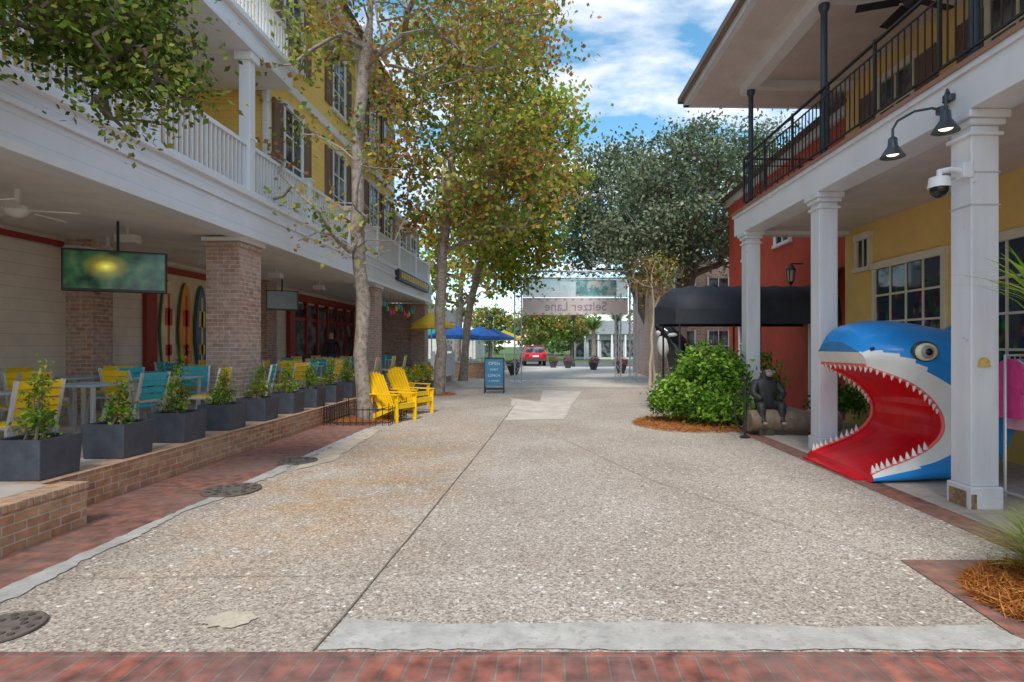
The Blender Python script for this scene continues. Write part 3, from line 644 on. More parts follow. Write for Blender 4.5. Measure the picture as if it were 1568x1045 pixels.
def blades(name,c,n,H,spread,pal,wd=.012,segs=6,lean=(0,0),mat=None,minh=.5):
    V=[];F=[];K=[]
    for i in range(n):
        a=R(0,2*math.pi); h=H*R(minh,1); sp_=spread*R(.3,1); dx_,dy_=math.cos(a),math.sin(a); x0,y0=R(-.07,.07),R(-.07,.07); o=len(V); nx,ny=-dy_,dx_
        for s in range(segs+1):
            f=s/segs; r=sp_*f**1.6; z=h*(1.25*f-.55*f**2.6*(sp_/spread)); w_=wd*(1-f)**.6*.5+.0006
            px_,py_=x0+dx_*r+lean[0]*f,y0+dy_*r+lean[1]*f; V.append((px_-nx*w_,py_-ny*w_,max(z,.01)));V.append((px_+nx*w_,py_+ny*w_,max(z,.01)))
        cc=random.choice(pal); b=R(.7,1.3)
        for s in range(segs): F.append((o+2*s,o+2*s+1,o+2*s+3,o+2*s+2)); K.append([x*b for x in cc])
    me=bpy.data.meshes.new(name); me.from_pydata(V,[],F); ca=me.color_attributes.new('Col','FLOAT_COLOR','CORNER')
    cc=np.ones((len(F),4,4)); cc[:,:,:3]=np.array(K)[:,None,:]; ca.data.foreach_set('color',cc.ravel()); me.materials.append(mat or leafM)
    o=bpy.data.objects.new(name,me); COL.objects.link(o); o.location=c; return o
gp=[(.28,.40,.08),(.40,.48,.13),(.18,.28,.06),(.45,.38,.16)]
blades('fountain_grass',(3.28,3.72,.02),480,.50,.55,gp,wd=.009); blades('fountain_grass',(3.62,3.95,.02),320,.55,.55,gp,wd=.009)
yg=[(.20,.38,.05),(.30,.46,.08),(.42,.46,.10)]
g=Group('yucca_plant'); a=g.part('stem',bark_d,smooth=True); a.tube([(0,0,0),(.02,0,.7),(0,0,1.8)],[.06,.05,.06],8); g.done((3.80,4.3,0))
yb=blades('leaves',(0,0,1.75),90,.62,.74,yg,wd=.045); yb.parent=g.root
pg=Group('planter_box'); a=pg.part('box',planter_m,bevel=.008)
def tapered(p,b,t_,z0,z1):
    p.add([(-b,-b,z0),(b,-b,z0),(b,b,z0),(-b,b,z0),(-t_,-t_,z1),(t_,-t_,z1),(t_,t_,z1),(-t_,t_,z1)],[(0,3,2,1),(0,1,5,4),(1,2,6,5),(2,3,7,6),(3,0,4,7)])
    i=t_-.03; p.add([(-t_,-t_,z1),(t_,-t_,z1),(t_,t_,z1),(-t_,t_,z1),(-i,-i,z1),(i,-i,z1),(i,i,z1),(-i,i,z1),(-i,-i,z1-.04),(i,-i,z1-.04),(i,i,z1-.04),(-i,i,z1-.04)],
      [(0,1,5,4),(1,2,6,5),(2,3,7,6),(3,0,4,7),(4,5,9,8),(5,6,10,9),(6,7,11,10),(7,4,8,11)])
tapered(a,.225,.245,0,.38); s=pg.part('soil',soil); s.box(-.21,.21,-.21,.21,.3,.345)
ppal=[(.22,.38,.05),(.34,.46,.07),(.12,.24,.04),(.42,.36,.08)]
for i in range(9):
    y=5.2+1.04*i+.26; x=-4.91
    if i==0: pg.done((x,y,.353))
    else: pg.copy((x,y,.353),R(-.02,.02))
    tall=[.78,.42,.85,.5,.6,.55,.55,.6,.6][i]
    shrub('potted_shrub',(x,y,.70),[((0,0,tall*.35),(.11,.11,tall*.42)),((.02,.02,tall*.75),(.05,.05,tall*.32)),((-.07,.02,.1),(.15,.15,.12)),((.09,-.03,.18),(.08,.08,.18)),((-.05,.06,tall*.4),(.06,.06,tall*.3))],750,.05,ppal)
fpal=[(.95,.62,.02),(.9,.55,.02),(.22,.36,.05),(.15,.28,.04)]
for i in range(5): 
    pg.copy((-4.3,16.0+1.05*i,.0)); shrub('flowering_shrub',(-4.3,16+1.05*i,.34),[((0,0,.3),(.22,.22,.35))],500,.07,fpal if i%2==0 else ppal)
g=Group('tree_guard_fence'); a=g.part('rails',dark_metal)
X0,X1,Y0,Y1=-4.5,-3.2,11.4,12.8
for z in (.06,.32):
    for p,q in (((X0,Y0),(X1,Y0)),((X1,Y0),(X1,Y1)),((X1,Y1),(X0,Y1)),((X0,Y1),(X0,Y0))): a.bar((*p,z),(*q,z),.02)
for i in range(11):
    f=i/10; x=X0+(X1-X0)*f; yy=Y0+(Y1-Y0)*f
    for p in ((x,Y0),(x,Y1),(X0,yy),(X1,yy)): a.bar((*p,0),(*p,.38 if i%5 else .45),.014)
g.done(); straw('pine_straw_mulch',(-3.9,12.1),.65,.7,2500,.06,.13)
straw('pine_straw_mulch',(-3.6,18.6),.6,.6,1200,.06,.13)
n=45; c=np.stack([np.random.uniform(-4.4,-1.5,n),np.random.uniform(7.5,20,n),np.full(n,.014)],1)
leaves('fallen_leaves',c,.055,np.array(autumn)[np.random.randint(9,size=n)]*.6,leafG,None,.7,9)
# ---------------------------------------------------------------- right building
g=Group('shop_building'); PV=Vector((4.14,5.57,0)); MR=Matrix.Translation(PV)@Matrix.Rotation(math.radians(1.5),4,'Z')@Matrix.Translation(-PV)
wc=g.part('columns',white_old,bevel=.012)
rot=g.part('rotten_wood',M('rotten_wood',(.36,.22,.11),.9,.6,14,.6,40))
for y in (-.4,2.6,5.57,8.53,11.45):
    wc.box(4.14,4.42,y,y+.28,.22,3.76); wc.box(4.115,4.445,y-.025,y+.305,0,.22)
    wc.box(4.11,4.45,y-.03,y+.31,3.66,3.70); wc.box(4.10,4.46,y-.04,y+.32,3.76,3.82); wc.box(4.07,4.49,y-.07,y+.35,3.82,3.90)
rot.box(4.108,4.118,5.60,5.83,.01,.17); rot.box(4.12,4.17,5.537,5.546,.01,.15)
st_=g.part('column_straps',M('strap_grey',(.55,.56,.6),.4)); [st_.box(4.132,4.428,5.562,5.858,z,z+.012) for z in (2.98,3.3)]
bm_=g.part('gallery_beam',white,bevel=.006); bm_.box(4.08,4.48,-2,12.0,3.90,4.27); bm_.box(4.48,6.4,11.75,12.0,3.90,4.27)
bt=g.part('deck_edge',M('deck_edge_brown',(.36,.19,.14),.6,.2)); bt.box(4.03,6.4,-2,12.05,4.33,4.38)
bw=g.part('deck_lip',white_old); bw.box(4.05,6.4,-2,12.03,4.27,4.33)
cl=g.part('gallery_ceiling',ceil_r); cl.box(4.48,6.4,-2,11.75,3.98,4.1)
yw=g.part('yellow_walls',yellow_stucco); yw.box(6.4,6.7,-2,11.9,0,4.27); yw.box(6.4,6.7,-2,11.9,4.4,7.0)
fr=g.part('window_frames',M('cream_frames',(.80,.74,.60),.5)); gl=g.part('window_glass',glass_shop); sh=g.part('shutters',brownsh)
for yc,wd in ((9.9,1.75),(7.3,1.9),(4.6,1.9),(2,1.9)): window(fr,gl,sh,6.4,yc,1.05,3.05,wd,-1,(4,4),False)
gu=g.part('upper_openings',glass)
window(fr,gu,sh,6.4,11.2,3.15,3.7,.35,-1,(2,1),False)
for yc in (10.2,7.6,5.0): window(fr,gu,sh,6.4,yc,4.45,6.5,.9,-1,(2,4),True,.5)
ro=g.part('roof_soffit',ceil_r); ro.box(3.35,9,-2,12.75,7.0,7.08)
rb=g.part('roof_beams',white); rb.box(4.15,4.38,-2,11.85,6.8,6.999)
for y in (2.7,5.7,8.67,11.6): rb.box(4.38,6.4,y-.08,y+.08,6.85,6.999)
rfa=g.part('roof_fascia',white_old); rfa.box(3.23,3.35,-2,12.87,6.98,7.18); rfa.box(3.23,9,12.75,12.87,6.98,7.18)
rg=g.part('roof_gutter',M('gutter_brown',(.22,.15,.12),.5)); rg.box(3.13,3.23,-2,12.95,7.1,7.22); rg.box(3.13,9,12.87,12.97,7.1,7.22)
rr_=g.part('roof',roofm); rr_.add([(3.15,-2,7.2),(3.15,12.95,7.2),(9.5,12.95,7.2),(9.5,-2,7.2),(6.5,-2,8.8),(6.5,9.5,8.8)],[(0,1,5,4),(1,2,5),(2,3,4,5)])
po=g.part('gallery_posts',navy_metal,smooth=True)
for y in (-.26,2.74,5.71,8.67,11.59):
    po.tube([(4.28,y,4.4),(4.28,y,6.8)],.05,14); po.lathe([(.09,0),(.09,.05),(.06,.09),(.07,.12),(.055,.16)],(4.28,y,4.4),14); po.lathe([(.055,0),(.08,.06),(.08,.12)],(4.28,y,6.68),14)
rr=g.part('iron_railing',dark_metal)
for a_,b_ in (((4.2,-2),(4.2,11.75)),((4.2,11.75),(6.4,11.75))):
    for z,w_ in ((5.46,.045),(5.32,.02),(4.56,.025)): rr.bar((*a_,z),(*b_,z),w_,w_ if z<5.4 else .025)
    L=math.hypot(b_[0]-a_[0],b_[1]-a_[1]); n_=int(L/.115)
    for i in range(n_+1):
        f=i/n_; x=a_[0]+(b_[0]-a_[0])*f; y=a_[1]+(b_[1]-a_[1])*f; rr.bar((x,y,4.56),(x,y,5.32 if i%10 else 5.5),.014 if i%10 else .035)
g.done(mw=MR)
gm=M('lamp_steel',(.06,.075,.09),.35,.2,8,metal=.3)
bulb=M('bulb_glow',(1,.90,.72),.3,emis=2.0)
def goose(x,y,z,ax,ay):
    g=Group('gooseneck_lamp'); a=g.part('arm',gm,smooth=True)
    a.tube([(0,0,0),(ax*.2,ay*.2,.05),(ax*.55,ay*.55,.06),(ax*.9,ay*.9,.0),(ax,ay,-.08),(ax,ay,-.17)],.014,8); a.lathe([(.06,-.03),(.06,.03)],(0,0,0),12)
    s=g.part('shade',gm,smooth=True); s.lathe([(.02,0),(.045,-.02),(.05,-.10),(.09,-.16),(.125,-.22),(.12,-.22),(.08,-.16),(.03,-.1)],(ax,ay,-.16),20)
    b=g.part('bulb',bulb,smooth=True); b.ball((ax,ay,-.335),(.07,.07,.035))
    g.done((x,y,z))
goose(4.05,5.85,4.02,-.33,.30); goose(4.05,5.75,4.10,-.12,-.12)
g=Group('security_camera'); a=g.part('bracket',white,smooth=True); a.tube([(.3,0,.12),(.1,0,.14),(0,0,.12),(0,0,.05)],.03,10); a.lathe([(.09,0),(.1,-.07),(.105,-.1)],(0,0,.06),18)
b=g.part('dome',M('smoked_dome',(.02,.02,.025),.08),smooth=True); b.ball((0,0,-.05),.088,16,12); c=g.part('junction',white,bevel=.01); c.box(.20,.30,-.06,.06,.05,.2); g.done((3.86,5.62,3.2))
g=Group('column_sticker'); a=g.part('stickers',M('gold_sticker',(.75,.50,.14),.5,.3,30))
for (xx,yy,zz_) in ((4.20,5.563,1.43),(4.07,8.60,1.48)):
    a.add([(xx+.06+.06*math.cos(i*math.pi/8),yy,zz_+.06*math.sin(i*math.pi/8)) for i in range(9)]+[(xx-.01,yy,zz_-.035),(xx+.13,yy,zz_-.035)],[(0,1,2,3,4,5,6,7,8,9,10)])
g.done()
# ---------------------------------------------------------------- red building & awning
g=Group('red_building'); a=g.part('walls',red_stucco); a.box(6.35,14,12.05,20,0,6.5)
b=g.part('trim',white_old); b.box(6.25,14.1,12.02,20.1,6.5,6.7); rf=g.part('roof',M('brown_roof',(.15,.10,.08),.8)); rf.prism([(6,6.7),(14.3,6.7),(10,8)],'y',11.9,20.3)
fr=g.part('window_frames',white); gl=g.part('glass',glass)
window(fr,gl,fr,6.35,15.4,4.4,5.8,.9,-1,(2,3),False); window(fr,gl,fr,6.35,18,4.4,5.8,.9,-1,(2,3),False)
window(fr,gl,fr,6.35,13.2,.05,2.3,1.0,-1,(2,3),False); window(fr,gl,fr,6.35,18,.4,2.3,1.6,-1,(3,3),False); g.done()
g=Group('barrel_awning'); a=g.part('canvas',black_canvas,smooth=True)
vs=[];fs=[];nx_=20;na=12; AY=13.25
for i in range(nx_+1):
    x=2.5+(6.34-2.5)*i/nx_; k_=min(1,math.sqrt(max(0,1-(1-min(1,i/4))**2))*.8+.2) if i<4 else 1
    for j in range(na+1):
        th=math.pi*j/na; vs.append((x,AY-.92*math.cos(th)*k_,2.38+.60*math.sin(th)**.8*k_*(1+.03*math.cos(i*math.pi))))
for i in range(nx_):
    for j in range(na): fs.append((i*(na+1)+j,i*(na+1)+j+1,(i+1)*(na+1)+j+1,(i+1)*(na+1)+j))
a.add(vs,fs); v=g.part('valance',black_canvas)
for s_ in (-1,1): v.box(2.75,6.34,AY+s_*.925,AY+s_*.94,2.08,2.4)
v.add([(2.75,AY-.93,2.08),(2.5,AY-.2,2.1),(2.5,AY-.2,2.5),(2.75,AY-.93,2.4)],[(0,1,2,3)]); v.add([(2.5,AY-.2,2.1),(2.5,AY+.2,2.1),(2.5,AY+.2,2.5),(2.5,AY-.2,2.5)],[(0,1,2,3)])
s=g.part('poles',dark_metal)
for x in (2.85,4.6): s.tube([(x,AY-.88,0),(x,AY-.88,2.3)],.025); s.tube([(x,AY+.88,0),(x,AY+.88,2.3)],.025)
g.done()
g=Group('dome_awning'); a=g.part('canvas',black_canvas,smooth=True)
vs=[];fs=[]
for i in range(9):
    y=12.1+.9*i/8
    for j in range(9):
        th=math.pi/2*j/8; vs.append((6.34-.7*math.sin(th)*(.5+.5*math.sin(math.pi*i/8)),y,2.45+.85*math.cos(th)))
for i in range(8):
    for j in range(8): fs.append((i*9+j,i*9+j+1,(i+1)*9+j+1,(i+1)*9+j))
a.add(vs,fs); g.done()
g=Group('wall_lantern'); a=g.part('frame',dark_metal); a.bar((.15,0,.3),(-.15,0,.3),.03); a.lathe([(.02,.3),(.12,.16),(.13,.14)],(-.15,0,0),8)
for k_ in range(4): 
    an=math.pi/4+k_*math.pi/2; a.bar((-.15+.11*math.cos(an),.11*math.sin(an),.15),(-.15+.07*math.cos(an),.07*math.sin(an),-.15),.015)
a.lathe([(.07,-.15),(.05,-.19),(.01,-.24)],(-.15,0,0),8); b=g.part('glass',M('lantern_glass',(.6,.6,.5),.2)); b.lathe([(.065,-.14),(.1,.14)],(-.15,0,0),4); g.done((6.2,14.2,3.35))
g=Group('brick_building'); a=g.part('walls',brick_pier); a.box(5.2,15,27,35,0,5.6); b=g.part('trim',white); b.box(5.1,15.1,26.9,35.1,5.6,5.85)
fr=g.part('frames',white); gl=g.part('glass',glass)
for x in (6,7.6,9.2): 
    for z in (.9,3.4): gl.box(x,x+.9,26.96,26.99,z,z+1.4); fr.box(x-.08,x,26.94,26.99,z-.05,z+1.45); fr.box(x+.9,x+.98,26.94,26.99,z-.05,z+1.45); fr.box(x,x+.9,26.93,26.955,z+.68,z+.72); fr.box(x+.43,x+.47,26.93,26.954,z,z+1.4)
g.done()
# ---------------------------------------------------------------- shark
blue=M('shark_blue',(.012,.27,.72),.3,.16,2.5,.1,9,spots=((.02,.16,.45),4,.62,.5)); swhite=M('shark_white',(.80,.81,.78),.3,.12,3,.08,9,spots=((.55,.52,.46),9,.66,.5)); sred=M('shark_red',(.75,.008,.02),.3,.2,2.2,.1,9); spink=M('shark_gum',(.85,.14,.12),.3)
def interp(pts,t_):
    n=len(pts)-1; f=t_*n; i=min(int(f),n-1); f-=i
    p=[pts[max(i-1,0)],pts[i],pts[i+1],pts[min(i+2,n)]]
    return tuple(.5*((2*p[1][k])+(-p[0][k]+p[2][k])*f+(2*p[0][k]-5*p[1][k]+4*p[2][k]-p[3][k])*f*f+(-p[0][k]+3*p[1][k]-3*p[2][k]+p[3][k])*f**3) for k in range(2))
Cm=[(3.84,1.36),(4.0,1.29),(4.24,1.18),(4.46,1.02),(4.60,.84),(4.64,.66),(4.57,.50),(4.40,.36),(4.17,.25),(3.93,.16),(3.78,.09)]
Om=[(3.70,1.66),(3.84,1.86),(4.25,1.93),(4.75,1.88),(5.3,1.70),(5.75,1.0),(5.5,.25),(5.0,.0),(4.5,-.02),(4.1,-.02),(3.74,-.01)]
NT=64;NV=20;YC=7.42
def Wx(x): return .80 if x>4.3 else .80-.32*((4.3-x)/.6)**1.6
near=[];far=[]
def shark_pt(ti,vi,side):
    t_=ti/NT; v_=vi/NV; c=interp(Cm,t_); o=interp(Om,t_)
    e=v_**.75
    x=c[0]+(o[0]-c[0])*e; z=c[1]+(o[1]-c[1])*e
    up=max(0,min(1,(z-.35)/.6)); W=Wx(x)*up+.82*(1-up)
    if t_<.5: prof=(1-v_**3.0)**.5*(.94+.12*math.sin(math.pi*min(1,v_*1.6)))
    else: prof=(1-v_**7)**.5*(.95+.08*math.sin(math.pi*min(1,v_*1.2)))
    return (x,YC+side*W*prof,max(z,0.005))
g=Group('shark_statue')
pb_=g.part('blue_body',blue,smooth=True); pw=g.part('white_lips',swhite,smooth=True); prd=g.part('red_mouth',sred,smooth=True)
for sd in (-1,1):
    vs=[shark_pt(i,j,sd) for i in range(NT+1) for j in range(NV+1)]
    for i in range(NT):
        t_=i/NT
        if t_<.26: lim=int(9-5.5*t_/.26)
        elif t_<.55: lim=3
        else: lim=int(3+2*(t_-.55)/.45)
        fb=[];fw=[]
        for j in range(NV):
            q=(i*(NV+1)+j,i*(NV+1)+j+1,(i+1)*(NV+1)+j+1,(i+1)*(NV+1)+j)
            (fw if j<lim else fb).append(q)
        for P_,F_ in ((pb_,fb),(pw,fw)):
            for q in F_: P_.add([vs[k_] for k_ in q],[(0,1,2,3)])
    if sd==-1: near=vs
    else: far=vs
for j in range(NV):
    P_=pw if j<9 else pb_
    P_.add([near[j],near[j+1],far[j+1],far[j]],[(0,1,2,3)])
    k0=NT*(NV+1); prd.add([near[k0+j],near[k0+j+1],far[k0+j+1],far[k0+j]],[(0,1,2,3)])
NI=10
def ip(ii,kk):
    n_=near[ii*(NV+1)];f_=far[ii*(NV+1)]; s=kk/NI; rec=.24*max(0,math.sin(math.pi*s))**.7*max(0,math.sin(math.pi*min(1,ii/NT)))
    return (n_[0]+rec,n_[1]+(f_[1]-n_[1])*s,max(.012,n_[2]+(.06*math.sin(math.pi*s) if ii<NT*.4 else (-.10*max(0,math.sin(math.pi*s))**.4 if ii>NT*.55 else 0))))
for i in range(NT):
    for k_ in range(NI): prd.add([ip(i,k_),ip(i,k_+1),ip(i+1,k_+1),ip(i+1,k_)],[(0,1,2,3)])
gum=g.part('gums',spink,smooth=True); th=g.part('teeth',M('tooth_white',(.82,.80,.74),.25),smooth=True)
for sd,arr in ((1,near),(-1,far)):
    gum.tube([(arr[i*(NV+1)][0],arr[i*(NV+1)][1]+sd*.03,arr[i*(NV+1)][2]) for i in range(0,NT+1,2)],.024,8)
gum.tube([(near[0][0],near[0][1]+(far[0][1]-near[0][1])*k_/8,near[0][2]) for k_ in range(9)],.024,8)
def tooth(p,d,h=.07,r=.026):
    h*=R(.8,1.15); p=Vector(p); d=Vector(d).normalized(); th.tube([p,p+d*h*.5,p+d*h],[r,r*.65,.003],7)
for sd,arr in ((1,near),(-1,far)):
    for i in range(1,27,2):
        p=arr[i*(NV+1)]; tooth((p[0]-.01,p[1]+sd*.03,p[2]),(-.15,sd*.1,-1))
    for i in range(44,64,2):
        p=arr[i*(NV+1)]; tooth((p[0],p[1]+sd*.03,p[2]+.01),(-.15,sd*.1,1),.085,.030)
for k_ in range(1,9):
    f_=k_/9; tooth((near[0][0],near[0][1]+(far[0][1]-near[0][1])*f_,near[0][2]),(-.1,0,-1))
mats5=[M('eye_dark',(.03,.05,.06),.3),M('eye_cream',(.78,.74,.50),.2),M('eye_iris',(.30,.33,.30),.2),M('eye_pupil',(.005,.005,.005),.1),M('nostril_dark',(.02,.02,.02),.4)]
for arr,sd in ((near,-1),(far,1)):
    best=min(arr,key=lambda p:(p[0]-4.36)**2+(p[2]-1.55)**2); c=Vector(best)
    g.part('eye_ring',mats5[0],smooth=True).ball(c,(.165,.06,.13),20,10)
    g.part('eye_white',mats5[1],smooth=True).ball(c+Vector((0,sd*.03,0)),(.135,.06,.105),20,10)
    g.part('eye_iris',mats5[2],smooth=True).ball(c+Vector((-.01,sd*.06,0)),(.085,.045,.08),16,8)
    g.part('eye_pupil',mats5[3],smooth=True).ball(c+Vector((-.01,sd*.09,0)),(.045,.025,.045),14,8)
    nb=min(arr,key=lambda p:(p[0]-3.88)**2+(p[2]-1.56)**2); g.part('nostril',mats5[4],smooth=True).ball(nb,(.035,.02,.022),10,6)
prd.box(3.62,4.3,6.75,8.1,.006,.03)
fn=g.part('dorsal_fin',blue,smooth=True); fn.add([(5.0,YC-.06,1.72),(5.5,YC-.06,1.5),(5.6,YC,2.05),(5.0,YC+.06,1.72),(5.5,YC+.06,1.5)],[(0,1,2),(3,2,4),(0,2,3),(1,4,2)])
g.done()
# ---------------------------------------------------------------- skinned figures
def skinfig(name,J,E,mat,root=0,sub=2,parent=None):
    me=bpy.data.meshes.new(name); bm=bmesh.new(); lay=bm.verts.layers.skin.verify(); vv=[]
    for i,(p,r_) in enumerate(J):
        v=bm.verts.new(p); v[lay].radius=(r_,r_) if not isinstance(r_,tuple) else r_; v[lay].use_root=(i==root); vv.append(v)
    for a_,b_ in E: bm.edges.new((vv[a_],vv[b_]))
    bm.to_mesh(me); bm.free(); me.materials.append(mat); o=bpy.data.objects.new(name,me); COL.objects.link(o)
    o.modifiers.new('skin','SKIN').use_smooth_shade=True; sb_=o.modifiers.new('sub','SUBSURF'); sb_.levels=sub; sb_.render_levels=sub
    if parent: o.parent=parent
    return o
fur=M('gorilla_fur',(.04,.04,.043),.5,.4,20,.6,60)
e=bpy.data.objects.new('gorilla_statue',None); COL.objects.link(e); e.location=(3.98,10.4,-.03); e.scale=(1.12,)*3
J=[((0,.05,.52),.13),((0,.06,.66),.16),((0,.04,.82),.15),((0,0,.93),.09),((0,-.03,1.02),.105),((0,-.08,1.0),.07),
 ((-.17,.03,.84),.085),((-.25,-.08,.68),.06),((-.14,-.22,.60),.045),((.17,.03,.84),.085),((.25,-.08,.68),.06),((.14,-.22,.60),.045),
 ((-.11,-.02,.48),.09),((-.17,-.24,.52),.075),((-.15,-.24,.28),.055),((-.15,-.33,.24),.045),((.11,-.02,.48),.09),((.17,-.24,.52),.075),((.15,-.24,.28),.055),((.15,-.33,.24),.045)]
E=[(0,1),(1,2),(2,3),(3,4),(4,5),(2,6),(6,7),(7,8),(2,9),(9,10),(10,11),(0,12),(12,13),(13,14),(14,15),(0,16),(16,17),(17,18),(18,19)]
skinfig('body',J,E,fur,0,2,e)
p=Part('face',M('gorilla_face',(.36,.28,.24),.5),True); p.ball((0,-.135,1.0),(.06,.035,.045)); p.ball((0,-.12,1.045),(.065,.03,.03)); p.ball((-.11,-.03,1.03),.025); p.ball((.11,-.03,1.03),.025); p.ball((-.15,-.36,.235),(.04,.05,.028)); p.ball((.15,-.36,.235),(.04,.05,.028)); p.make(e)
p=Part('eyes',M('dark_eye',(.005,.005,.005),.1),True); p.ball((-.025,-.148,1.05),.009,8,6); p.ball((.025,-.148,1.05),.009,8,6); p.make(e)
g=Group('log_bench'); a=g.part('log',M('log_wood',(.26,.19,.13),.8,.4,6,.6,18),smooth=True); a.tube([(-.6,0,.25),(-.2,.02,.26),(.4,0,.24),(1.0,-.03,.25)],[.19,.2,.2,.19],16)
b=g.part('supports',M('log_base',(.10,.07,.05),.8)); b.box(-.45,-.2,-.15,.15,0,.12); b.box(.55,.8,-.15,.15,0,.12); g.done((4.2,10.25,0))
g=Group('orca_statue'); a=g.part('body',M('orca_black',(.014,.016,.022),.12,.2,4),smooth=True)
path=[(-.05,0,.0),(-.02,0,.35),(-.08,0,.8),(-.22,0,1.15),(-.45,0,1.45),(-.66,0,1.62),(-.78,0,1.69)]; a.tube(path,[.30,.36,.37,.34,.26,.13,.03],18)
b=g.part('white_patches',swhite,smooth=True); b.ball((-.34,-.25,1.40),(.14,.08,.06)); b.ball((-.52,-.04,1.14),(.2,.22,.34)); b.ball((-.64,-.03,1.47),(.12,.12,.09))
c=g.part('fins',M('orca_fin',(.012,.014,.018),.2)); c.add([(-.1,-.3,.9),(.1,-.3,.6),(-.05,-.75,.55),(-.1,-.32,.85),(.1,-.33,.62)],[(0,1,2),(3,2,4),(0,2,3),(1,4,2)])
c.add([(.25,-.02,1.0),(.3,-.02,.6),(.65,0,.75),(.25,.02,1.0),(.3,.02,.6)],[(0,1,2),(3,2,4),(0,2,3),(1,4,2)]); g.done((3.75,15.9,.5))
g=Group('statue_pedestal'); a=g.part('base',brick_pier,bevel=.01); a.box(3.25,4.25,15.5,16.3,0,.45); a.box(3.2,4.3,15.45,16.35,.45,.5); g.done()
g=Group('bike_rack'); a=g.part('post',dark_metal,smooth=True); a.tube([(0,0,0),(0,0,1.0)],.025,10); a.ball((0,0,1.03),.045); a.lathe([(.09,0),(.09,.02),(.03,.04)],(0,0,.004),12)
b=g.part('hoop',dark_metal,smooth=True); b.tube([(-.07+.17*math.cos(i*math.pi/10)*.6,.02,.5+.32*math.sin(i*math.pi/10)) for i in range(21)],.015,8); g.done((3.42,9.9,.0))
g=Group('clothing_rack'); a=g.part('rail',alu,smooth=True); a.tube([(-.1,0,0),(-.1,0,1.5),(1.2,0,1.5),(1.2,0,0)],.016,8); a.tube([(-.1,-.25,.05),(-.1,.25,.05)],.016,8); a.tube([(1.2,-.25,.05),(1.2,.25,.05)],.016,8)
cols=[(.8,.06,.28),(.85,.45,.55),(.10,.35,.45),(.8,.8,.75),(.75,.15,.35),(.25,.4,.2),(.8,.5,.1),(.1,.1,.15)]
smats=[M('shirt_cloth_%d'%i,cols[i],.8,.25,8,.5,14) for i in range(8)]
for i in range(20):
    s=g.part('shirt_%d'%i,smats[i%8]); x=-.05+i*.06; rz_=R(-.45,-.15); hh=R(-.08,.05); s.mx=Matrix.Translation((x,0,0))@Matrix.Rotation(rz_,4,'Z')
    s.prism([(-.06,1.46),(.06,1.46),(.18,1.40),(.26,1.15),(.20,1.1),(.17,1.2),(.19,.78+hh),(-.19,.80+hh),(-.17,1.2),(-.20,1.1),(-.26,1.15),(-.18,1.40)],'x',-.012,.012)
    a.bar((x,0,1.46),(x,0,1.51),.008)
g.done((4.95,6.05,0),math.radians(4)); g.copy((5.75,8.7,0),math.radians(5))
# ---------------------------------------------------------------- gate
g=Group('entrance_truss_gate'); a=g.part('truss',M('galvanised',(.62,.63,.66),.45,.1,5,metal=.3))
def truss(p,q,w_,n_):
    p=Vector(p);q=Vector(q);d=(q-p).normalized(); up=Vector((0,1,0)); s=d.cross(up).normalized()*w_/2; f=up*w_/2
    cs=[s+f,-s+f,-s-f,s-f]
    for c in cs: a.tube([p+c,q+c],.024,6)
    for i in range(n_):
        for k_ in range(4): a.tube([p+(q-p)*i/n_+cs[k_],p+(q-p)*(i+1)/n_+cs[(k_+1)%4]],.012,4)
for x in (-1.35,3.75): truss((x,25.2,0),(x,25.2,4.65),.3,12); a.box(x-.35,x+.35,24.85,25.55,.004,.05)
truss((3.2,26.2,0),(3.2,26.2,4.0),.25,10)
truss((-1.35,25.2,4.75),(3.75,25.2,4.75),.3,14)
bn=g.part('banner',M('banner_cloth',(.82,.73,.72),.8,.1,3)); bn.box(-1.15,3.5,25.1,25.11,2.98,3.72)
def meshbanner():
    m,t,b=nt('mesh_banner_cloth'); b.inputs['Base Color'].default_value=(.66,.74,.78,1); b.inputs['Roughness'].default_value=.8
    tr=node(t,'ShaderNodeBsdfTransparent'); mx=node(t,'ShaderNodeMixShader'); mx.inputs[0].default_value=.55
    t.links.new(tr.outputs[0],mx.inputs[1]); t.links.new(b.outputs[0],mx.inputs[2]); t.links.new(mx.outputs[0],t.nodes['Material Output'].inputs[0]); return m
ms=g.part('mesh_sign',meshbanner()); ms.box(-1.15,3.5,25.13,25.14,3.75,4.55)
pc=g.part('mesh_picture',M('mesh_picture',(.20,.48,.54),.8,.6,2.5,spots=((.7,.72,.66),2.2,.52,.8))); pc.box(1.2,3.0,25.12,25.128,3.82,4.5)
tn=g.part('banner_border',M('banner_border',(.55,.45,.50),.8))
for i in range(24): tn.ball((-1.0+i*.19,25.095,3.03+.62*(i%2)),(.07,.004,.045),8,4)
g.done()
def text(parent,s,size,loc,rot,mat,mirror=False,name='lettering'):
    c=bpy.data.curves.new(name,'FONT'); c.body=s; c.size=size; c.align_x='CENTER'; c.align_y='CENTER'; c.extrude=.002; c.materials.append(mat)
    o=bpy.data.objects.new(name,c); COL.objects.link(o); o.parent=parent; o.location=loc; o.rotation_euler=rot
    if mirror: o.scale=(-1,1,1)
text(g.root,'Seltzer Lane',.56,(1.2,25.09,3.33),(math.pi/2,0,0),M('banner_ink',(.42,.36,.47),.8),True)
g=Group('sandwich_board_sign'); f=g.part('frame',M('sign_frame',(.03,.035,.04),.4),bevel=.006)
for s in (-1,1):
    f.bar((-.32,s*.28,0),(-.32,s*.02,1.2),.04); f.bar((.32,s*.28,0),(.32,s*.02,1.2),.04); f.bar((-.32,s*.03,1.18),(.32,s*.03,1.18),.05); f.bar((-.32,s*.25,.14),(.32,s*.25,.14),.04)
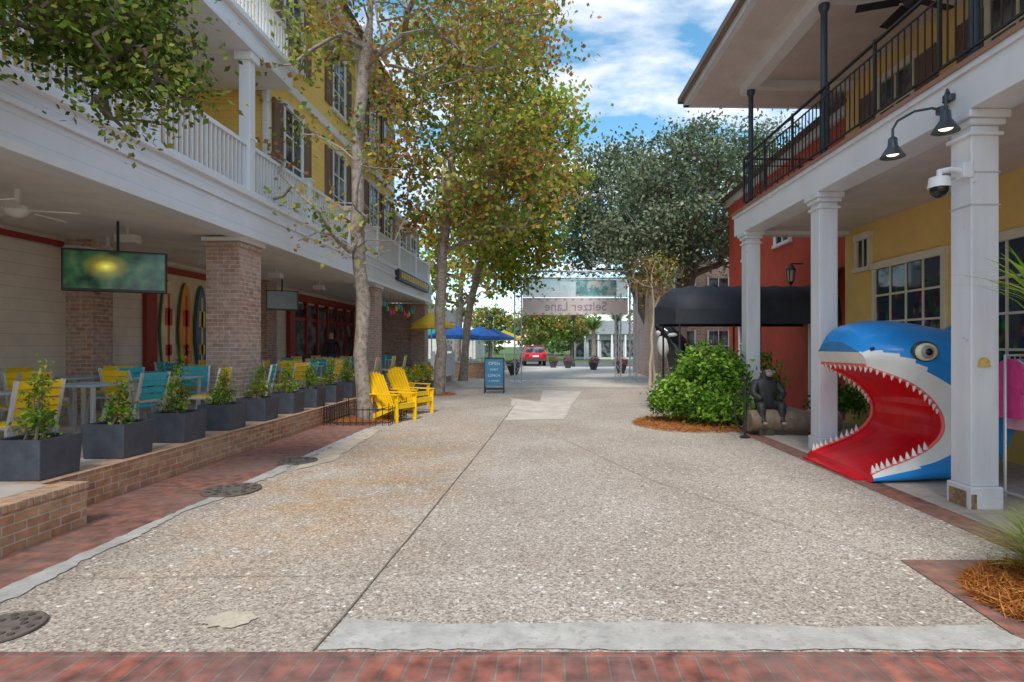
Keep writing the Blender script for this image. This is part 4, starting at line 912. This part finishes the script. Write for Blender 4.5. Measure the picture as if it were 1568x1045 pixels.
p=g.part('panel',M('sign_blue',(.03,.22,.40),.5,.2,3)); p.add([(-.3,-.225,.26),(.3,-.225,.26),(.3,-.045,1.15),(-.3,-.045,1.15)],[(0,1,2,3)])
p.add([(-.3,.225,.26),(.3,.225,.26),(.3,.045,1.15),(-.3,.045,1.15)],[(3,2,1,0)])
g.done((-1.85,19.4,0),.05)
wt=M('sign_white',(.8,.8,.8),.6)
for z,s,sz in ((1.0,'OPEN',.15),(.8,'DAILY',.10),(.6,'LUNCH',.12),(.42,'& DINNER',.08)): text(g.root,s,sz,(0,-.235+.18*(z-.26)/.89,z),(math.radians(78),0,0),wt)
um=M('blue_canvas',(.02,.13,.48),.7,.2,4); ut=M('teal_canvas',(.02,.4,.45),.7,.2,4); uyel=M('yellow_canvas',(.90,.60,.05),.7,.15,4)
def umbrella(loc,mat,r_=1.35):
    g=Group('patio_umbrella'); c=g.part('canopy',mat)
    vs=[(0,0,2.75)]+[(r_*math.cos(i*math.pi/4),r_*math.sin(i*math.pi/4),2.15) for i in range(8)]+[(r_*math.cos(i*math.pi/4),r_*math.sin(i*math.pi/4),2.0) for i in range(8)]
    c.add(vs,[(0,1+i,1+(i+1)%8) for i in range(8)]+[(1+i,9+i,9+(i+1)%8,1+(i+1)%8) for i in range(8)])
    p=g.part('pole',alu,smooth=True); p.tube([(0,0,0),(0,0,2.8)],.025); p.lathe([(.28,0),(.28,.06),(.05,.1)],(0,0,0),12)
    rb_=g.part('ribs',alu)
    for i in range(8): rb_.bar((0,0,2.68),(r_*.97*math.cos(i*math.pi/4),r_*.97*math.sin(i*math.pi/4),2.13),.015)
    g.done(loc)
umbrella((-5.0,30,0),um); umbrella((-4.0,33,0),um); umbrella((-3.6,37,0),um); umbrella((-6.6,31,0),ut); umbrella((-5.1,24.8,.35),uyel,1.0); umbrella((-3.2,41,0),uyel); umbrella((-5.2,39,0),ut)
g=Group('patio_wall'); a=g.part('brick',brick_low); a.box(-6,-2.9,28,28.3,0,.75); a.box(-3.2,-2.9,28.3,38,0,.75); b=g.part('cap',pale2); b.box(-6.05,-2.85,27.95,28.35,.75,.82); b.box(-3.25,-2.85,28.35,38,.75,.82); g.done()
for x,y in ((-4.4,29.2),(-4.0,31.5),(-5.3,31.2),(-3.8,35)): tb.copy((x,y,.02)); ct.copy((x-.7,y,.02),1.5); cy.copy((x+.6,y,.02),-1.5)
g=Group('white_railing'); a=g.part('rail',white)
X_=-4.35
a.box(X_-.04,X_+.04,21.5,26,1.2,1.28); a.box(X_-.03,X_+.03,21.5,26,.3,.36)
for i in range(37): a.box(X_-.015,X_+.015,21.5+i*.125,21.53+i*.125,.3,1.2)
for y in (21.4,23.7,26): a.box(X_-.07,X_+.07,y-.07,y+.07,0,1.4)
g.done()
# ---------------------------------------------------------------- car
g=Group('parked_car'); red=M('car_red',(.55,.015,.02),.2,.05); b=g.part('body',red,True,.04)
prof=[(-2.2,.35),(2.2,.35),(2.3,.6),(2.2,.95),(1.2,1.05)]
b.prism(prof+[(-2.15,1.05),(-2.3,.7)],'x',-.9,.9)
cb_=g.part('cabin_glass',glass); cb_.add([(-.82,-2.05,1.04),(.82,-2.05,1.04),(.82,1.25,1.04),(-.82,1.25,1.04),(-.65,-1.55,1.55),(.65,-1.55,1.55),(.65,.5,1.55),(-.65,.5,1.55)],[(0,1,5,4),(1,2,6,5),(2,3,7,6),(3,0,4,7)])
rf=g.part('roof',red,False,.02); rf.box(-.68,.68,-1.6,.55,1.55,1.62)
for x in (-.74,.74): rf.bar((x*1.1,-2.05,1.04),(x*.9,-1.55,1.57),.06); rf.bar((x*1.1,1.25,1.04),(x*.9,.5,1.57),.06)
tr_=g.part('tyres',M('tyre',(.02,.02,.02),.8),True)
for x in (-.8,.8):
    for y in (-1.4,1.4): tr_.tube([(x-.11,y,.33),(x+.11,y,.33)],.33,20)
li=g.part('tail_lights',M('lamp_red',(.5,.02,.01),.2)); li.box(-.85,-.55,-2.32,-2.2,.8,.95); li.box(.55,.85,-2.32,-2.2,.8,.95)
pl=g.part('plate_and_bumper',M('bumper',(.08,.08,.09),.5)); pl.box(-.85,.85,-2.36,-2.2,.4,.58); p2=g.part('plate',white); p2.box(-.25,.25,-2.33,-2.3,.7,.85)
g.done((-1.35,48,0),math.radians(8))
# ---------------------------------------------------------------- background
g=Group('white_pavilion'); a=g.part('walls',M('pav_wall',(.62,.62,.6),.7)); a.box(3.0,11,68,76,0,3.0)
r_=g.part('roof',M('pav_roof',(.34,.36,.38),.6)); r_.prism([(2.4,3),(11.6,3),(9.5,4.6),(4.5,4.6)],'y',67.2,76.8)
c=g.part('columns',white); [c.box(x,x+.2,67.3,67.5,0,3) for x in (2.6,4.2,5.8,7.4,9,10.6)]
gl=g.part('glass',glass); [gl.box(x,x+1.1,67.95,67.99,.3,2.3) for x in (3.3,4.8,6.3,7.8,9.3)]; g.done()
g=Group('market_tent'); a=g.part('canopy',white); a.add([(0,0,3.4),(-1.5,-1.5,2.5),(1.5,-1.5,2.5),(1.5,1.5,2.5),(-1.5,1.5,2.5),(-1.5,-1.5,2.25),(1.5,-1.5,2.25),(1.5,1.5,2.25),(-1.5,1.5,2.25)],[(0,1,2),(0,2,3),(0,3,4),(0,4,1),(1,5,6,2),(2,6,7,3),(3,7,8,4),(4,8,5,1)])
b=g.part('legs',alu); [b.tube([(x,y,0),(x,y,2.4)],.025,6) for x in (-1.45,1.45) for y in (-1.45,1.45)]; g.done((-6.5,43,0))
g=Group('grey_building'); a=g.part('walls',M('gwall',(.6,.57,.52),.8)); a.box(-24,-9,70,80,0,4.5); r_=g.part('roof',roofm); r_.prism([(-24.5,4.5),(-8.5,4.5),(-16,7.5)],'y',69.5,80.5); gl=g.part('glass',glass); [gl.box(x,x+1.2,69.95,69.99,1,2.6) for x in (-22,-19,-16,-13,-11)]; g.done()
def palm(loc,h):
    g=Group('palm_tree'); a=g.part('trunk',bark_s,smooth=True); a.tube([(0,0,0),(.05,0,h*.5),(.0,0,h)],[.2,.16,.15],10); g.done(loc)
    b=blades('fronds',(0,0,h-.3),260,1.3,2.0,[(.18,.30,.07),(.12,.2,.05),(.3,.34,.1)],wd=.09,minh=.2); b.parent=g.root
palm((3.3,42,0),3.0); palm((6.0,50,0),4); palm((-8,52,0),4.5)
C=[];K=[];pal=np.array([(.12,.19,.07),(.16,.24,.08),(.20,.26,.10),(.28,.30,.09),(.09,.14,.06)])
for i in range(100):
    x=np.random.uniform(-110,120); y=np.random.uniform(82,120); h=np.random.uniform(4.5,8.5); rr0=np.random.uniform(2.5,5); b0=pal[np.random.randint(5)]
    for _ in range(14):
        d=np.random.normal(size=3); d/=np.linalg.norm(d); p=np.array([x,y,h*.55])+d*np.array([rr0,rr0,h*.45])*np.random.uniform(.5,1)
        C.append(p+np.random.normal(size=(20,3))*.7); K.append(b0*R(.7,1.4)*np.random.uniform(.7,1.3,(20,1)))
C=np.concatenate(C);C[:,2]=np.maximum(C[:,2],.1); leaves('distant_tree_line',C,.9,np.concatenate(K),leafG,None,.8,.5)
for (x,y) in ((-1.0,62),(-6,58),(9,44),(2.6,64)):
    tree('shade_tree',[(x,y,0),(x,y,2.5),(x+.2,y,4.2)],[((x,y,3.9),(2.2,2.2,1.8),1)],90,30,.33,[(.20,.30,.07),(.30,.38,.08),(.13,.2,.05),(.50,.30,.08)],.2,bark_d,sig=.5)
g=Group('street_lamp'); a=g.part('post',dark_metal,smooth=True); a.tube([(0,0,0),(0,0,3.6)],.05,8); a.lathe([(.14,0),(.12,.3),(.06,.4)],(0,0,0),10); a.lathe([(.05,0),(.16,.15),(.18,.4),(.03,.6)],(0,0,3.55),8); g.done((-4.6,44,0)); g.copy((5.2,43,0)); g.copy((1.9,43.5,0))
ug=Group('flower_urn'); a=ug.part('urn',M('urn_dark',(.05,.05,.06),.5),smooth=True); a.lathe([(.22,0),(.2,.05),(.3,.3),(.36,.5),(.34,.5),(.28,.42)],(0,0,0),14); first=True
for x,y in ((.35,42),(1.4,41),(3.0,38),(4.2,33),(-1.9,31)):
    if first: ug.done((x,y,.005)); first=False
    else: ug.copy((x,y,.005))
    shrub('flower_plant',(x,y,.42),[((0,0,.2),(.35,.35,.3))],500,.1,[(.18,.30,.06),(.6,.08,.25),(.5,.12,.55),(.2,.32,.07)])
def clothmat():
    m,t,b=nt('person_clothing'); tc=node(t,'ShaderNodeTexCoord'); sp=node(t,'ShaderNodeSeparateXYZ'); t.links.new(tc.outputs['Object'],sp.inputs[0]); mr=node(t,'ShaderNodeMapRange'); mr.inputs['From Max'].default_value=1.8; t.links.new(sp.outputs[2],mr.inputs[0])
    r=ramp(t,[(0,(.03,.03,.035)),(.05,(.03,.04,.08)),(.53,(.015,.015,.02)),(.815,(.45,.26,.19)),(.93,(.06,.035,.02))],'CONSTANT'); t.links.new(mr.outputs[0],r.inputs[0]); t.links.new(r.outputs[0],b.inputs['Base Color']); b.inputs['Roughness'].default_value=.8; return m
e=bpy.data.objects.new('person',None); COL.objects.link(e); e.location=(-7.1,18.6,.35); e.rotation_euler=(0,0,.5)
J=[((0,0,.95),(.15,.11)),((0,0,1.15),(.12,.09)),((0,0,1.36),(.15,.10)),((0,0,1.48),.05),((0,-.01,1.60),(.08,.095)),((0,-.01,1.70),.06),
 ((-.18,0,1.38),.055),((-.23,0,1.10),.042),((-.22,-.1,.88),.032),((-.22,-.13,.80),.03),((.18,0,1.38),.055),((.24,0,1.10),.042),((.22,-.14,.95),.032),((.2,-.2,.92),.03),
 ((-.09,0,.86),.085),((-.1,0,.48),.06),((-.1,.02,.09),.042),((-.1,-.12,.04),.035),((.09,0,.86),.085),((.1,-.02,.48),.06),((.1,0,.09),.042),((.1,-.14,.04),.035)]
E=[(0,1),(1,2),(2,3),(3,4),(4,5),(2,6),(6,7),(7,8),(8,9),(2,10),(10,11),(11,12),(12,13),(0,14),(14,15),(15,16),(16,17),(0,18),(18,19),(19,20),(20,21)]
skinfig('body',J,E,clothmat(),0,2,e)
p=Part('nose',M('person_skin',(.45,.26,.19),.6),True); p.ball((0,-.105,1.6),(.012,.02,.018)); p.make(e)
g=Group('coloured_hanging_bottles'); pal2=[(.8,.05,.05),(.85,.5,.02),(.05,.4,.7),(.1,.5,.1),(.55,.05,.45)]
for i in range(14):
    p=g.part('bottle_%d'%i,M('bottle_%d'%i,pal2[i%5],.3),smooth=True); y=19.6+i*.4; z=2.9+.15*math.sin(i*1.1); p.lathe([(.06,0),(.07,.1),(.02,.2),(.02,.26)],(-5.9,y,z),8); p.tube([(-5.9,y,z+.26),(-5.9,y,3.58)],.004,3)
g.done()
print('objects',len(bpy.data.objects))
